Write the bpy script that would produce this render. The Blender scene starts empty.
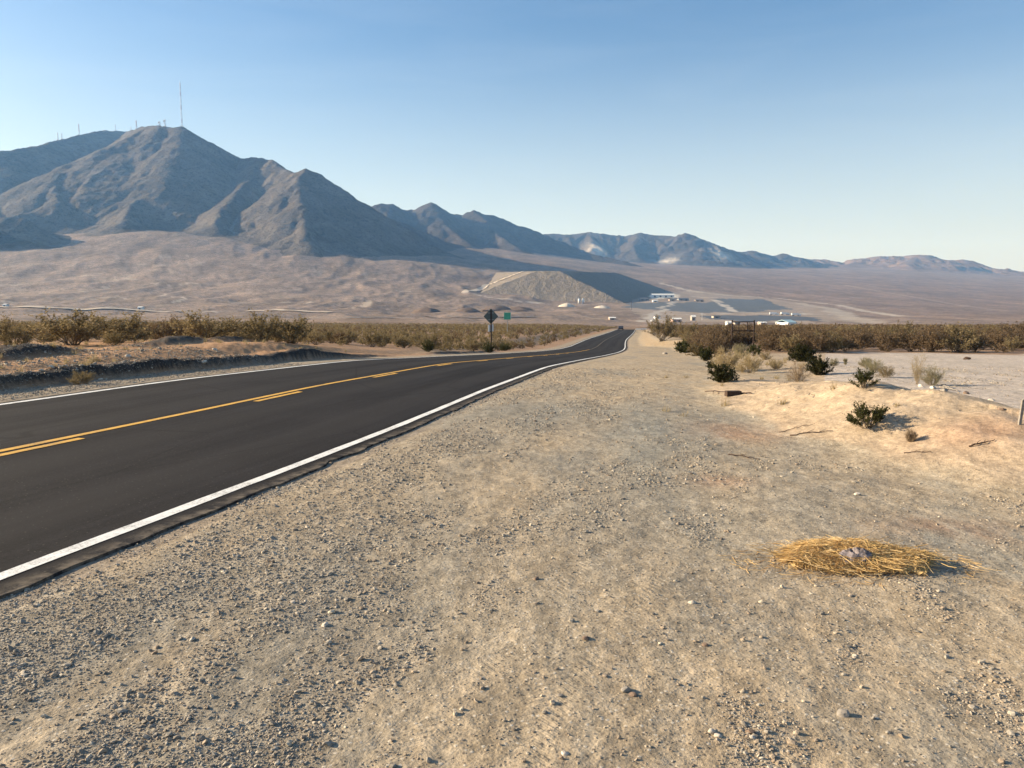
import bpy, math, random, time
import numpy as np
T0 = time.time()
rng = np.random.default_rng(7)
random.seed(7)
SC = bpy.context.scene
COL = SC.collection

# ------------------------------------------------------------------ camera numbers
F = 750.0
PITCH = math.atan(84 / 750.0)
EYE = 1.65
CP, SP = math.cos(PITCH), math.sin(PITCH)


def ab(u, v):
    """picture position -> (X/Y, (Z-EYE)/Y) of the ray through it"""
    a = (np.asarray(u, float) - 512) / F
    b = (384 - np.asarray(v, float)) / F
    y = CP + b * SP
    z = -SP + b * CP
    return a / y, z / y


def at(u, v, d):
    a, b = ab(u, v)
    return np.array([a * d, d, EYE + b * d])


# ------------------------------------------------------------------ noise
def _h(ix, iy, seed):
    n = (ix.astype(np.int64) * 374761393 + iy.astype(np.int64) * 668265263 + seed * 974634777) & 0xFFFFFFFF
    n = ((n ^ (n >> 13)) * 1274126177) & 0xFFFFFFFF
    n = n ^ (n >> 16)
    return n


def noise(x, y, seed=0):
    x = np.asarray(x, float); y = np.asarray(y, float)
    x, y = np.broadcast_arrays(x, y)
    ix = np.floor(x); iy = np.floor(y)
    fx = x - ix; fy = y - iy
    ux = fx * fx * fx * (fx * (fx * 6 - 15) + 10)
    uy = fy * fy * fy * (fy * (fy * 6 - 15) + 10)
    ix = ix.astype(np.int64); iy = iy.astype(np.int64)

    def g(dx, dy):
        a = _h(ix + dx, iy + dy, seed) / 4294967296.0 * 2 * math.pi
        return np.cos(a) * (fx - dx) + np.sin(a) * (fy - dy)
    n00, n10, n01, n11 = g(0, 0), g(1, 0), g(0, 1), g(1, 1)
    a = n00 + ux * (n10 - n00); b = n01 + ux * (n11 - n01)
    return (a + uy * (b - a)) * 1.5


def fbm(x, y, oct=4, seed=0, gain=0.5):
    s = 0; amp = 1.0; t = 0
    for i in range(oct):
        s = s + amp * noise(np.asarray(x) * 2 ** i + 17.3 * i, np.asarray(y) * 2 ** i - 9.1 * i, seed + i)
        t += amp; amp *= gain
    return s / t


def ridged(x, y, oct=4, seed=0):
    s = 0; amp = 1.0; t = 0
    for i in range(oct):
        s = s + amp * (1 - 2 * np.abs(noise(np.asarray(x) * 2 ** i + 3.3 * i, np.asarray(y) * 2 ** i + 7.7 * i, seed + i)))
        t += amp; amp *= 0.5
    return s / t


def sst(a, b, x):
    t = np.clip((x - a) / (b - a), 0, 1)
    return t * t * (3 - 2 * t)


# ------------------------------------------------------------------ road centre line (fitted once to the photograph's lines)
KS = np.array([-60, 0, 8, 16, 26, 38, 52, 68, 84, 100, 120, 150, 200, 300.])
HD = np.radians([15.46, 15.46, 14.63, 10.91, 10.84, 11.38, 11.37, 10.87, 9.72, 8.47, 8.8, 10.31, 9.94, 9.48])
RZ = np.array([0.007, 0.005, -0.056, -0.159, -0.498, -1.201, -2.032, -2.931, -3.737, -4.363, -4.956, -5.74, -7.09, -9.841])
BK = np.array([-0.0008, -0.0011, -0.0094, -0.0128, -0.0128, -0.0085, -0.0045, -0.0015, 0, 0.0001, -0.0005, -0.0012, -0.0012, -0.001])
W = 3.5
rs = np.linspace(-60, 380, 1761)
_ds = rs[1] - rs[0]


def _smooth(a, k):
    w = np.hanning(2 * k + 1); w /= w.sum()
    return np.convolve(np.pad(a, k, mode='edge'), w, 'valid')


rz_ = np.interp(rs, KS, RZ)
rz_[rs > 300] = -9.841 - (rs[rs > 300] - 300) * 0.040
rh = np.interp(rs, KS, HD)
rx = np.concatenate([[0], np.cumsum(np.sin(rh))[:-1]]) * _ds
ry = np.concatenate([[0], np.cumsum(np.cos(rh))[:-1]]) * _ds
_i0 = np.argmin(abs(rs))
rx = rx - rx[_i0] - 8.029; ry = ry - ry[_i0]
rz_ = _smooth(rz_, 14); rh = _smooth(rh, 10); rb = _smooth(np.interp(rs, KS, BK), 10)


def road_sl(X, Y):
    s = np.interp(Y, ry, rs)
    for _ in range(4):
        cx = np.interp(s, rs, rx); cy = np.interp(s, rs, ry); h = np.interp(s, rs, rh)
        s = np.clip(s + (X - cx) * np.sin(h) + (Y - cy) * np.cos(h), rs[0], rs[-1])
    cx = np.interp(s, rs, rx); cy = np.interp(s, rs, ry); h = np.interp(s, rs, rh)
    l = (X - cx) * np.cos(h) - (Y - cy) * np.sin(h)
    return s, l


def road_pt(s, l, dz=0.0):
    cx = np.interp(s, rs, rx); cy = np.interp(s, rs, ry); h = np.interp(s, rs, rh)
    return np.stack([cx + l * np.cos(h), cy - l * np.sin(h), np.interp(s, rs, rz_) + np.interp(s, rs, rb) * np.clip(l, -W, W) + dz], -1)


# ------------------------------------------------------------------ open terrain: height profiles along columns
V = 'v'
COLS = [
    (-400, [(10, 0), (24, .06), (40, -.45), (100, -2.5), (200, -5.2), (400, 323, V), (700, 315, V), (1000, 300, V), (1400, 274, V), (1750, 248, V), (2000, 236, V), (2600, 232, V), (5000, 225, V)]),
    (0, [(10, 0), (24, .06), (40, -.45), (100, -2.5), (200, -5.2), (400, 323, V), (700, 315, V), (1000, 302, V), (1400, 279, V), (1750, 252, V), (2000, 238, V), (2600, 238, V), (5000, 230, V)]),
    (150, [(10, 0), (24, .06), (40, -.45), (100, -2.5), (200, -5.2), (400, 323, V), (700, 316, V), (1000, 303, V), (1400, 280, V), (1750, 250, V), (1950, 232, V), (2600, 236, V), (5000, 232, V)]),
    (300, [(10, 0), (24, 0), (40, -.7), (100, -2.9), (200, -5.6), (400, 324, V), (700, 317, V), (1000, 305, V), (1400, 284, V), (1850, 252, V), (2100, 245, V), (2600, 245, V), (5000, 236, V)]),
    (420, [(10, 0), (24, -.3), (40, -1.2), (100, -3.3), (200, -5.8), (400, 325, V), (700, 318, V), (1000, 308, V), (1400, 289, V), (1900, 264, V), (2300, 254, V), (2800, 250, V), (5000, 240, V)]),
    (500, [(10, 0), (24, -.4), (40, -1.5), (100, -3.5), (200, -5.9), (400, 325, V), (700, 320, V), (1000, 311, V), (1400, 295, V), (1900, 275, V), (2600, 261, V), (3300, 250, V), (5000, 244, V)]),
    (560, [(10, 0), (24, -.4), (40, -1.5), (100, -3.7), (200, -6.3), (400, 325.5, V), (700, 321, V), (1000, 313, V), (1400, 302, V), (1900, 283, V), (2600, 267, V), (3500, 257, V), (5000, 254, V)]),
    (640, [(10, 0), (24, -.4), (40, -1.4), (100, -3.7), (200, -6.6), (300, -10.0), (430, 328, V), (700, 323, V), (1000, 314, V), (1400, 303, V), (1900, 291, V), (2600, 277, V), (3500, 267, V), (5000, 262, V), (7000, 260, V)]),
    (720, [(10, 0), (18, -.2), (42, -1.35), (100, -3.4), (200, -6.5), (350, -11), (600, 326, V), (800, 321, V), (1100, 313, V), (1500, 304, V), (1900, 296, V), (2600, 283, V), (3500, 273, V), (5000, 265, V), (7000, 262, V)]),
    (800, [(10, 0), (18, -.2), (42, -1.35), (100, -3.4), (200, -6.4), (350, -11), (600, 326, V), (800, 322, V), (1100, 315, V), (1500, 307, V), (1900, 300, V), (2600, 289, V), (3500, 279, V), (5000, 269, V), (7000, 265, V)]),
    (900, [(10, 0), (18, -.2), (42, -1.35), (100, -3.4), (200, -6.4), (350, -11), (600, 326, V), (800, 323, V), (1100, 318, V), (1500, 311, V), (1900, 304, V), (2600, 293, V), (3500, 283, V), (5000, 273, V), (7000, 268, V)]),
    (1024, [(10, 0), (18, -.2), (42, -1.35), (100, -3.4), (200, -6.4), (350, -11), (600, 326, V), (800, 324, V), (1100, 319, V), (1500, 314, V), (1900, 308, V), (2600, 298, V), (3500, 289, V), (5000, 279, V), (7000, 274, V)]),
    (1400, [(10, 0), (18, -.2), (42, -1.35), (100, -3.4), (200, -6.4), (350, -11), (600, 326, V), (800, 325, V), (1100, 321, V), (1500, 316, V), (1900, 310, V), (2600, 302, V), (3500, 295, V), (5000, 288, V), (7000, 284, V)]),
]
GY = np.exp(np.linspace(math.log(1), math.log(12000), 500))


def _pchip(x, y, xi):
    h = np.diff(x); d = np.diff(y) / h
    m = np.zeros_like(y)
    for i in range(1, len(x) - 1):
        if d[i - 1] * d[i] > 0:
            w1 = 2 * h[i] + h[i - 1]; w2 = h[i] + 2 * h[i - 1]
            m[i] = (w1 + w2) / (w1 / d[i - 1] + w2 / d[i])
    m[0] = d[0]; m[-1] = d[-1]
    i = np.clip(np.searchsorted(x, xi) - 1, 0, len(x) - 2)
    t = np.clip((xi - x[i]) / h[i], 0, 1)
    return (1 + 2 * t) * (1 - t) ** 2 * y[i] + t * (1 - t) ** 2 * h[i] * m[i] + t * t * (3 - 2 * t) * y[i + 1] + t * t * (t - 1) * h[i] * m[i + 1]


ca, cz = [], []
for u, kn in COLS:
    ys, zs = [0.5, 4], [0, 0]
    for k in kn:
        d = k[0]
        z = k[1] if len(k) == 2 else EYE + ab(u, k[1])[1] * d
        ys.append(d); zs.append(z)
    ys.append(12500); zs.append(zs[-1] + 40)
    ca.append(float(ab(u, 300)[0])); cz.append(_pchip(np.log(np.array(ys) + 4), np.array(zs, float), np.log(GY + 4)))
_A = np.linspace(ca[0], ca[-1], 260)
cz = np.array(cz)
CZ = np.stack([_pchip(np.array(ca), cz[:, j], _A) for j in range(cz.shape[1])], 1)
LGY = np.log(GY)


def natural(X, Y):
    X = np.asarray(X, float); Y = np.asarray(Y, float)
    r = np.hypot(X, Y); az = np.arctan2(X, Y)
    azc = np.clip(az, math.atan(ca[0]) + 1e-6, math.atan(ca[-1]) - 1e-6)
    a = np.tan(azc); d = np.clip(r * np.cos(azc), 1.0001, 11999)
    fa = (a - ca[0]) / (ca[-1] - ca[0]) * (len(_A) - 1); ia = np.clip(fa.astype(int), 0, len(_A) - 2); fa = np.clip(fa - ia, 0, 1)
    fd = (np.log(d) - LGY[0]) / (LGY[-1] - LGY[0]) * (len(GY) - 1); jd = np.clip(fd.astype(int), 0, len(GY) - 2); fd = np.clip(fd - jd, 0, 1)
    z = (CZ[ia, jd] * (1 - fa) + CZ[ia + 1, jd] * fa) * (1 - fd) + (CZ[ia, jd + 1] * (1 - fa) + CZ[ia + 1, jd + 1] * fa) * fd
    front = sst(-1.75, -1.45, -np.abs(az))          # behind the viewer: flat
    return z * front


# ---- sandy mound on the right: a crest line in plan
_mp = [(735, 21, .02), (752, 16.8, .12), (775, 15.0, .25), (805, 13.7, .36), (845, 12.3, .48), (885, 10.9, .55), (922, 9.9, .55), (965, 9.3, .50), (1012, 8.6, .44), (1090, 7.8, .33), (1250, 6.8, .1)]
MOUND = np.array([[ab(u, 380)[0] * d, d] for u, d, h in _mp])
MOUND_S = np.concatenate([[0], np.cumsum(np.hypot(*np.diff(MOUND, axis=0).T))]); MOUND_H = np.array([h for u, d, h in _mp])


def pl_dist(X, Y, P):
    """distance to a polyline, arc position, side (+ = right of travel)"""
    best = np.full(np.shape(X), 1e9); pos = np.zeros(np.shape(X)); side = np.zeros(np.shape(X)); acc = 0
    for i in range(len(P) - 1):
        a, b = P[i][:2], P[i + 1][:2]; d = b - a; L = np.hypot(*d)
        t = np.clip(((X - a[0]) * d[0] + (Y - a[1]) * d[1]) / (L * L), 0, 1)
        ex = X - a[0] - t * d[0]; ey = Y - a[1] - t * d[1]; D = np.hypot(ex, ey)
        m = D < best
        best = np.where(m, D, best); pos = np.where(m, acc + t * L, pos); side = np.where(m, np.sign(d[1] * ex - d[0] * ey), side)
        acc += L
    return best, pos, side


def near_shape(X, Y, detail=True):
    """terrain height inside 420 m plus zone weights"""
    zn = natural(X, Y)
    s, l = road_sl(X, Y)
    zr = np.interp(s, rs, rz_) + np.interp(s, rs, rb) * np.clip(l, -W, W)
    fade = (1 - sst(300, 345, s)) * sst(-60, -50, s)
    wob = 1.4 * fbm(X / 9, Y / 9, 3, 31)
    kb = sst(92, 104, s); tr = sst(0, 1, (l - W + wob * (1 - .6 * kb) - (5.0 - 3.2 * kb)) / (4.0 - .9 * kb)); tl = sst(1.9, 4.2, (-l - W + 0.25 * wob) * (1 - .55 * sst(40, 60, s)))
    t = np.where(l > 0, tr, tl)
    z = zn + (zr - zn) * (1 - t) * fade
    n1 = fbm(X / 1.3, Y / 1.3, 4, 5)
    # left windrows of graded dirt
    q = -l - W
    n_s = fbm(s / 3.1, q / 6, 3, 41)
    env1 = sst(-40, -30, s) * (1 - sst(27, 33, s)) + 0.55 * sst(40, 44, s) * (1 - sst(56, 62, s)) + .35 * sst(24, 27, s) * (1 - sst(33, 38, s))
    qq = q + 0.28 * fbm(s / 1.2, q / 3, 3, 42)
    b1 = (0.25 + 0.12 * n_s) * sst(1.75, 1.98, qq) * (1 - 0.55 * sst(2.1, 3.0, qq)) * (1 - sst(4.6, 7.5, qq)) * env1
    env2 = sst(4, 8, s) * (1 - sst(26, 32, s))
    amp2 = np.clip(0.24 + 0.60 * fbm(s / 4.3, 3.3, 2, 43), 0, .7)
    b2 = amp2 * sst(5.0, 5.6, qq + .5 * fbm(s / 2.2, 1.2, 2, 49)) * (1 - sst(6.0, 7.6, qq)) * env2
    z = z + b1 + b2
    # mound
    D, pos, sd = pl_dist(X, Y, MOUND)
    D = D + 0.5 * fbm(X / 2.5, Y / 2.5, 3, 51) * np.minimum(D, 1)
    foot_ = np.where(sd > 0, np.interp(pos, [0, 4, 6.5, 9.5], [1.2, 1.6, 2.0, 2.3]), 1.5)
    mh = np.interp(pos, MOUND_S, MOUND_H) * (1 - sst(0, 1, D / foot_)) * (1 + .22 * fbm(X / 1.1, Y / 1.1, 3, 52))
    z = z + mh
    off = sst(0.25, 1.2, np.abs(l) - W - 0.3) * fade + (1 - fade)
    if detail:
        far = 1 - sst(60, 160, np.hypot(X, Y))
        z = z + off * far * (0.035 * fbm(X / 1.7, Y / 1.7, 3, 61) + 0.010 * fbm(X / .28, Y / .28, 3, 62) + 0.004 * fbm(X / .07, Y / .07, 2, 63))
        # rough lumps on the windrows
        z = z + np.clip((b1 + b2) * 3.5, 0, 1) * (0.08 * fbm(X / .45, Y / .45, 3, 64) + 0.03 * fbm(X / .14, Y / .14, 2, 65))
        # runoff rills on the mound's flank
        rill = ridged(pos / 1.4 + .6 * n1, D / 5, 2, 66)
        z = z - 0.05 * np.clip(rill, 0, 1) ** 2 * np.clip(mh * 4, 0, 1) * (sd > 0)
    under = (1 - sst(0.02, 0.07, np.abs(l) - W)) * fade
    z = z - under * 0.06 - (1 - sst(.25, .7, np.abs(l) - W)) * fade * 0.022
    return z, s, l, dict(mh=mh, sd=sd, b1=b1, b2=b2, D=D, tr=tr, tl=tl, fade=fade, q=q)


def far_relief(X, Y):
    r = np.hypot(X, Y)
    w = sst(420, 900, r)
    # washes and low hummocks running down the fan
    t = X / 1.0
    h = 3.4 * ridged(X / 80 + .8 * fbm(X / 300, Y / 300, 2, 71), Y / 220, 4, 72) + 4.6 * fbm(X / 150, Y / 150, 4, 73)
    west = 1 - sst(-100, 250, X)
    return w * h * (0.35 + 0.9 * west) * (1 - .5 * sst(1500, 3000, r))


def terrain(X, Y, detail=True):
    X = np.asarray(X, float); Y = np.asarray(Y, float)
    z = natural(X, Y)
    m = (np.hypot(X, Y) < 420)
    if np.any(m):
        zz, *_ = near_shape(X[m], Y[m], detail)
        z = z.copy(); z[m] = zz
    return z + far_relief(X, Y)


def tz(x, y):
    return float(terrain(np.array([x], float), np.array([y], float))[0])


def hit(u, v, d0=1.5, d1=7000):
    """first place the ray through (u, v) meets the open ground beyond d0"""
    a, b = ab(u, v)
    Y = np.exp(np.linspace(math.log(d0), math.log(d1), 3000))
    zt = terrain(a * Y, Y, False)
    k = np.argmax(EYE + b * Y <= zt)
    return np.array([a * Y[k], Y[k], zt[k]])


# ------------------------------------------------------------------ object helpers
def link(o, parent=None):
    COL.objects.link(o)
    if parent is not None:
        o.parent = parent
    return o


def tag(o, label=None, cat=None, group=None, kind=None):
    if label: o['label'] = label
    if cat: o['category'] = cat
    if group: o['group'] = group
    if kind: o['kind'] = kind
    return o


def empty(name, loc, rz=0.0, scale=1.0):
    o = bpy.data.objects.new(name, None)
    o.empty_display_size = 0.2
    o.location = [float(c) for c in loc]; o.rotation_euler = (0, 0, rz); o.scale = (scale,) * 3
    return link(o)


def np_mesh(name, V_, quads=None, tris=None, mat=None, smooth=False):
    me = bpy.data.meshes.new(name)
    V_ = np.asarray(V_, np.float32)
    me.vertices.add(len(V_)); me.vertices.foreach_set('co', V_.ravel())
    parts, tot = [], []
    if quads is not None and len(quads): parts.append(np.asarray(quads, np.int32).ravel()); tot.append(np.full(len(quads), 4, np.int32))
    if tris is not None and len(tris): parts.append(np.asarray(tris, np.int32).ravel()); tot.append(np.full(len(tris), 3, np.int32))
    li = np.concatenate(parts); tot = np.concatenate(tot)
    me.loops.add(len(li)); me.loops.foreach_set('vertex_index', li)
    me.polygons.add(len(tot)); me.polygons.foreach_set('loop_start', np.concatenate([[0], np.cumsum(tot)[:-1]]).astype(np.int32))
    me.polygons.foreach_set('loop_total', tot)
    me.polygons.foreach_set('use_smooth', np.full(len(tot), bool(smooth)))
    me.update(calc_edges=True)
    if mat: me.materials.append(mat)
    return me


def np_obj(name, V_, quads=None, tris=None, mat=None, smooth=False, parent=None):
    return link(bpy.data.objects.new(name, np_mesh(name, V_, quads, tris, mat, smooth)), parent)


class MB:
    """collects simple solids into one mesh"""
    def __init__(self): self.v = []; self.f = []

    def add(self, vs, fs):
        o = len(self.v); self.v += [tuple(map(float, p)) for p in vs]; self.f += [tuple(i + o for i in f) for f in fs]
        return self

    def box(self, c, s, rz=0.0, taper=1.0):
        hx, hy, hz = s[0] / 2, s[1] / 2, s[2] / 2
        cr, sr = math.cos(rz), math.sin(rz); vs = []
        for dz, k in ((-hz, 1), (hz, taper)):
            for dx, dy in ((-hx, -hy), (hx, -hy), (hx, hy), (-hx, hy)):
                x, y = dx * k, dy * k
                vs.append((c[0] + x * cr - y * sr, c[1] + x * sr + y * cr, c[2] + dz))
        return self.add(vs, [(0, 3, 2, 1), (4, 5, 6, 7), (0, 1, 5, 4), (1, 2, 6, 5), (2, 3, 7, 6), (3, 0, 4, 7)])

    def tube(self, pts, r, n=6, cap=True):
        pts = [np.array(p, float) for p in pts]; rr = r if hasattr(r, '__len__') else [r] * len(pts)
        rings = []
        for i, p in enumerate(pts):
            d = pts[min(i + 1, len(pts) - 1)] - pts[max(i - 1, 0)]; d /= (np.linalg.norm(d) + 1e-9)
            a = np.cross(d, (0, 0, 1)) if abs(d[2]) < .9 else np.cross(d, (1, 0, 0)); a /= np.linalg.norm(a); b = np.cross(d, a)
            rings.append([p + rr[i] * (math.cos(2 * math.pi * k / n) * a + math.sin(2 * math.pi * k / n) * b) for k in range(n)])
        vs = [q for R in rings for q in R]; fs = []
        for i in range(len(pts) - 1):
            for k in range(n):
                k2 = (k + 1) % n
                fs.append((i * n + k, i * n + k2, (i + 1) * n + k2, (i + 1) * n + k))
        if cap: fs += [tuple(range(n - 1, -1, -1)), tuple((len(pts) - 1) * n + k for k in range(n))]
        return self.add(vs, fs)

    def prism(self, poly, axis_a, axis_b, origin, ext):
        """polygon in plane (a, b) extruded along ext"""
        A, B, O, E_ = map(lambda q: np.array(q, float), (axis_a, axis_b, origin, ext))
        n = len(poly)
        vs = [O + A * p[0] + B * p[1] for p in poly] + [O + A * p[0] + B * p[1] + E_ for p in poly]
        return self.add(vs, [tuple(range(n - 1, -1, -1)), tuple(range(n, 2 * n))] + [(i, (i + 1) % n, n + (i + 1) % n, n + i) for i in range(n)])

    def build(self, name, mat, parent=None, smooth=False, bevel=0):
        me = bpy.data.meshes.new(name); me.from_pydata(self.v, [], self.f)
        import bmesh
        bm = bmesh.new(); bm.from_mesh(me)
        if bevel: bmesh.ops.bevel(bm, geom=bm.edges[:], offset=bevel, segments=1, affect='EDGES')
        bmesh.ops.recalc_face_normals(bm, faces=bm.faces[:]); bm.to_mesh(me); bm.free()
        if smooth: me.polygons.foreach_set('use_smooth', np.ones(len(me.polygons), bool))
        me.materials.append(mat)
        return link(bpy.data.objects.new(name, me), parent)


# ------------------------------------------------------------------ materials
class NT:
    def __init__(self, name):
        self.m = bpy.data.materials.new(name); self.m.use_nodes = True
        self.t = self.m.node_tree; self.t.nodes.clear()
        self.out = self.n('ShaderNodeOutputMaterial')

    def n(self, ty, **kw):
        nd = self.t.nodes.new(ty)
        for k, v in kw.items(): setattr(nd, k, v)
        return nd

    def l(self, a, b): self.t.links.new(a, b)

    def set(self, sock, v):
        if hasattr(v, 'is_output') or isinstance(v, bpy.types.NodeSocket): self.l(v, sock)
        else: sock.default_value = (tuple(v) + (1,) if hasattr(v, '__len__') and len(v) == 3 and sock.type == 'RGBA' else v)

    def coord(self, kind='Object'): return self.n('ShaderNodeTexCoord').outputs[kind]

    def noise(self, vec, scale, detail=4, rough=.55, dist=0):
        nd = self.n('ShaderNodeTexNoise'); self.l(vec, nd.inputs['Vector'])
        nd.inputs['Scale'].default_value = scale; nd.inputs['Detail'].default_value = detail
        nd.inputs['Roughness'].default_value = rough; nd.inputs['Distortion'].default_value = dist
        return nd.outputs['Fac']

    def vor(self, vec, scale, feature='F1', out='Distance', rand=1):
        nd = self.n('ShaderNodeTexVoronoi', feature=feature); self.l(vec, nd.inputs['Vector']); nd.inputs['Scale'].default_value = scale
        nd.inputs['Randomness'].default_value = rand
        return nd.outputs[out]

    def rng(self, v, a, b, c=0.0, d=1.0, smooth=False):
        nd = self.n('ShaderNodeMapRange'); nd.interpolation_type = 'SMOOTHSTEP' if smooth else 'LINEAR'
        self.l(v, nd.inputs['Value'])
        for k, x in zip(('From Min', 'From Max', 'To Min', 'To Max'), (a, b, c, d)): nd.inputs[k].default_value = x
        return nd.outputs['Result']

    def math(self, op, a, b=0.0):
        nd = self.n('ShaderNodeMath', operation=op); self.set(nd.inputs[0], a); self.set(nd.inputs[1], b)
        return nd.outputs[0]

    def mix(self, fac, a, b, mode='MIX'):
        nd = self.n('ShaderNodeMix', data_type='RGBA', blend_type=mode)
        self.set(nd.inputs[0], fac); self.set(nd.inputs[6], a); self.set(nd.inputs[7], b)
        return nd.outputs[2]

    def bump(self, h, dist=.01, strength=1.0, prev=None):
        nd = self.n('ShaderNodeBump'); nd.inputs['Distance'].default_value = dist; nd.inputs['Strength'].default_value = strength
        self.l(h, nd.inputs['Height'])
        if prev is not None: self.l(prev, nd.inputs['Normal'])
        return nd.outputs['Normal']

    def attr(self, name, out='Color'):
        nd = self.n('ShaderNodeAttribute'); nd.attribute_name = name
        return nd.outputs[out]

    def scaled(self, vec, s):
        nd = self.n('ShaderNodeMapping'); self.l(vec, nd.inputs['Vector']); nd.inputs['Scale'].default_value = s
        return nd.outputs['Vector']

    def pbsdf(self, color, rough=.9, spec=.2, normal=None, metal=0.0):
        nd = self.n('ShaderNodeBsdfPrincipled'); self.set(nd.inputs['Base Color'], color); self.set(nd.inputs['Roughness'], rough)
        nd.inputs['Specular IOR Level'].default_value = spec; nd.inputs['Metallic'].default_value = metal
        if normal is not None: self.l(normal, nd.inputs['Normal'])
        self.l(nd.outputs[0], self.out.inputs['Surface'])
        return self.m


def plain_mat(name, col, rough=.7, spec=.3, var=.15, scale=6.0, metal=0.0):
    t = NT(name); c = t.coord()
    f = t.noise(c, scale, 4)
    k = t.rng(f, .3, .7, 1 - var, 1 + var)
    mx = t.n('ShaderNodeMix', data_type='RGBA', blend_type='MULTIPLY'); mx.inputs[0].default_value = 1
    mx.inputs[6].default_value = tuple(col) + (1,); t.l(k, mx.inputs[7])
    return t.pbsdf(mx.outputs[2], rough, spec, None, metal)


def leaf_mat(name, c1, c2, c3, rough=.75):
    t = NT(name)
    g = t.n('ShaderNodeNewGeometry').outputs['Random Per Island']
    oi = t.n('ShaderNodeObjectInfo').outputs['Random']
    a = t.mix(t.rng(g, 0.0, .7), c1, c2)
    a = t.mix(t.rng(g, .72, 1.0), a, c3)
    k = t.rng(oi, 0, 1, .82, 1.16)
    hs = t.n('ShaderNodeHueSaturation'); hs.inputs['Saturation'].default_value = 1; t.l(k, hs.inputs['Value']); t.l(a, hs.inputs['Color'])
    d = t.n('ShaderNodeBsdfDiffuse'); t.l(hs.outputs[0], d.inputs['Color'])
    tr = t.n('ShaderNodeBsdfTranslucent'); t.l(hs.outputs[0], tr.inputs['Color'])
    ms = t.n('ShaderNodeMixShader'); ms.inputs[0].default_value = .42
    t.l(d.outputs[0], ms.inputs[1]); t.l(tr.outputs[0], ms.inputs[2]); t.l(ms.outputs[0], t.out.inputs['Surface'])
    return t.m


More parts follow.
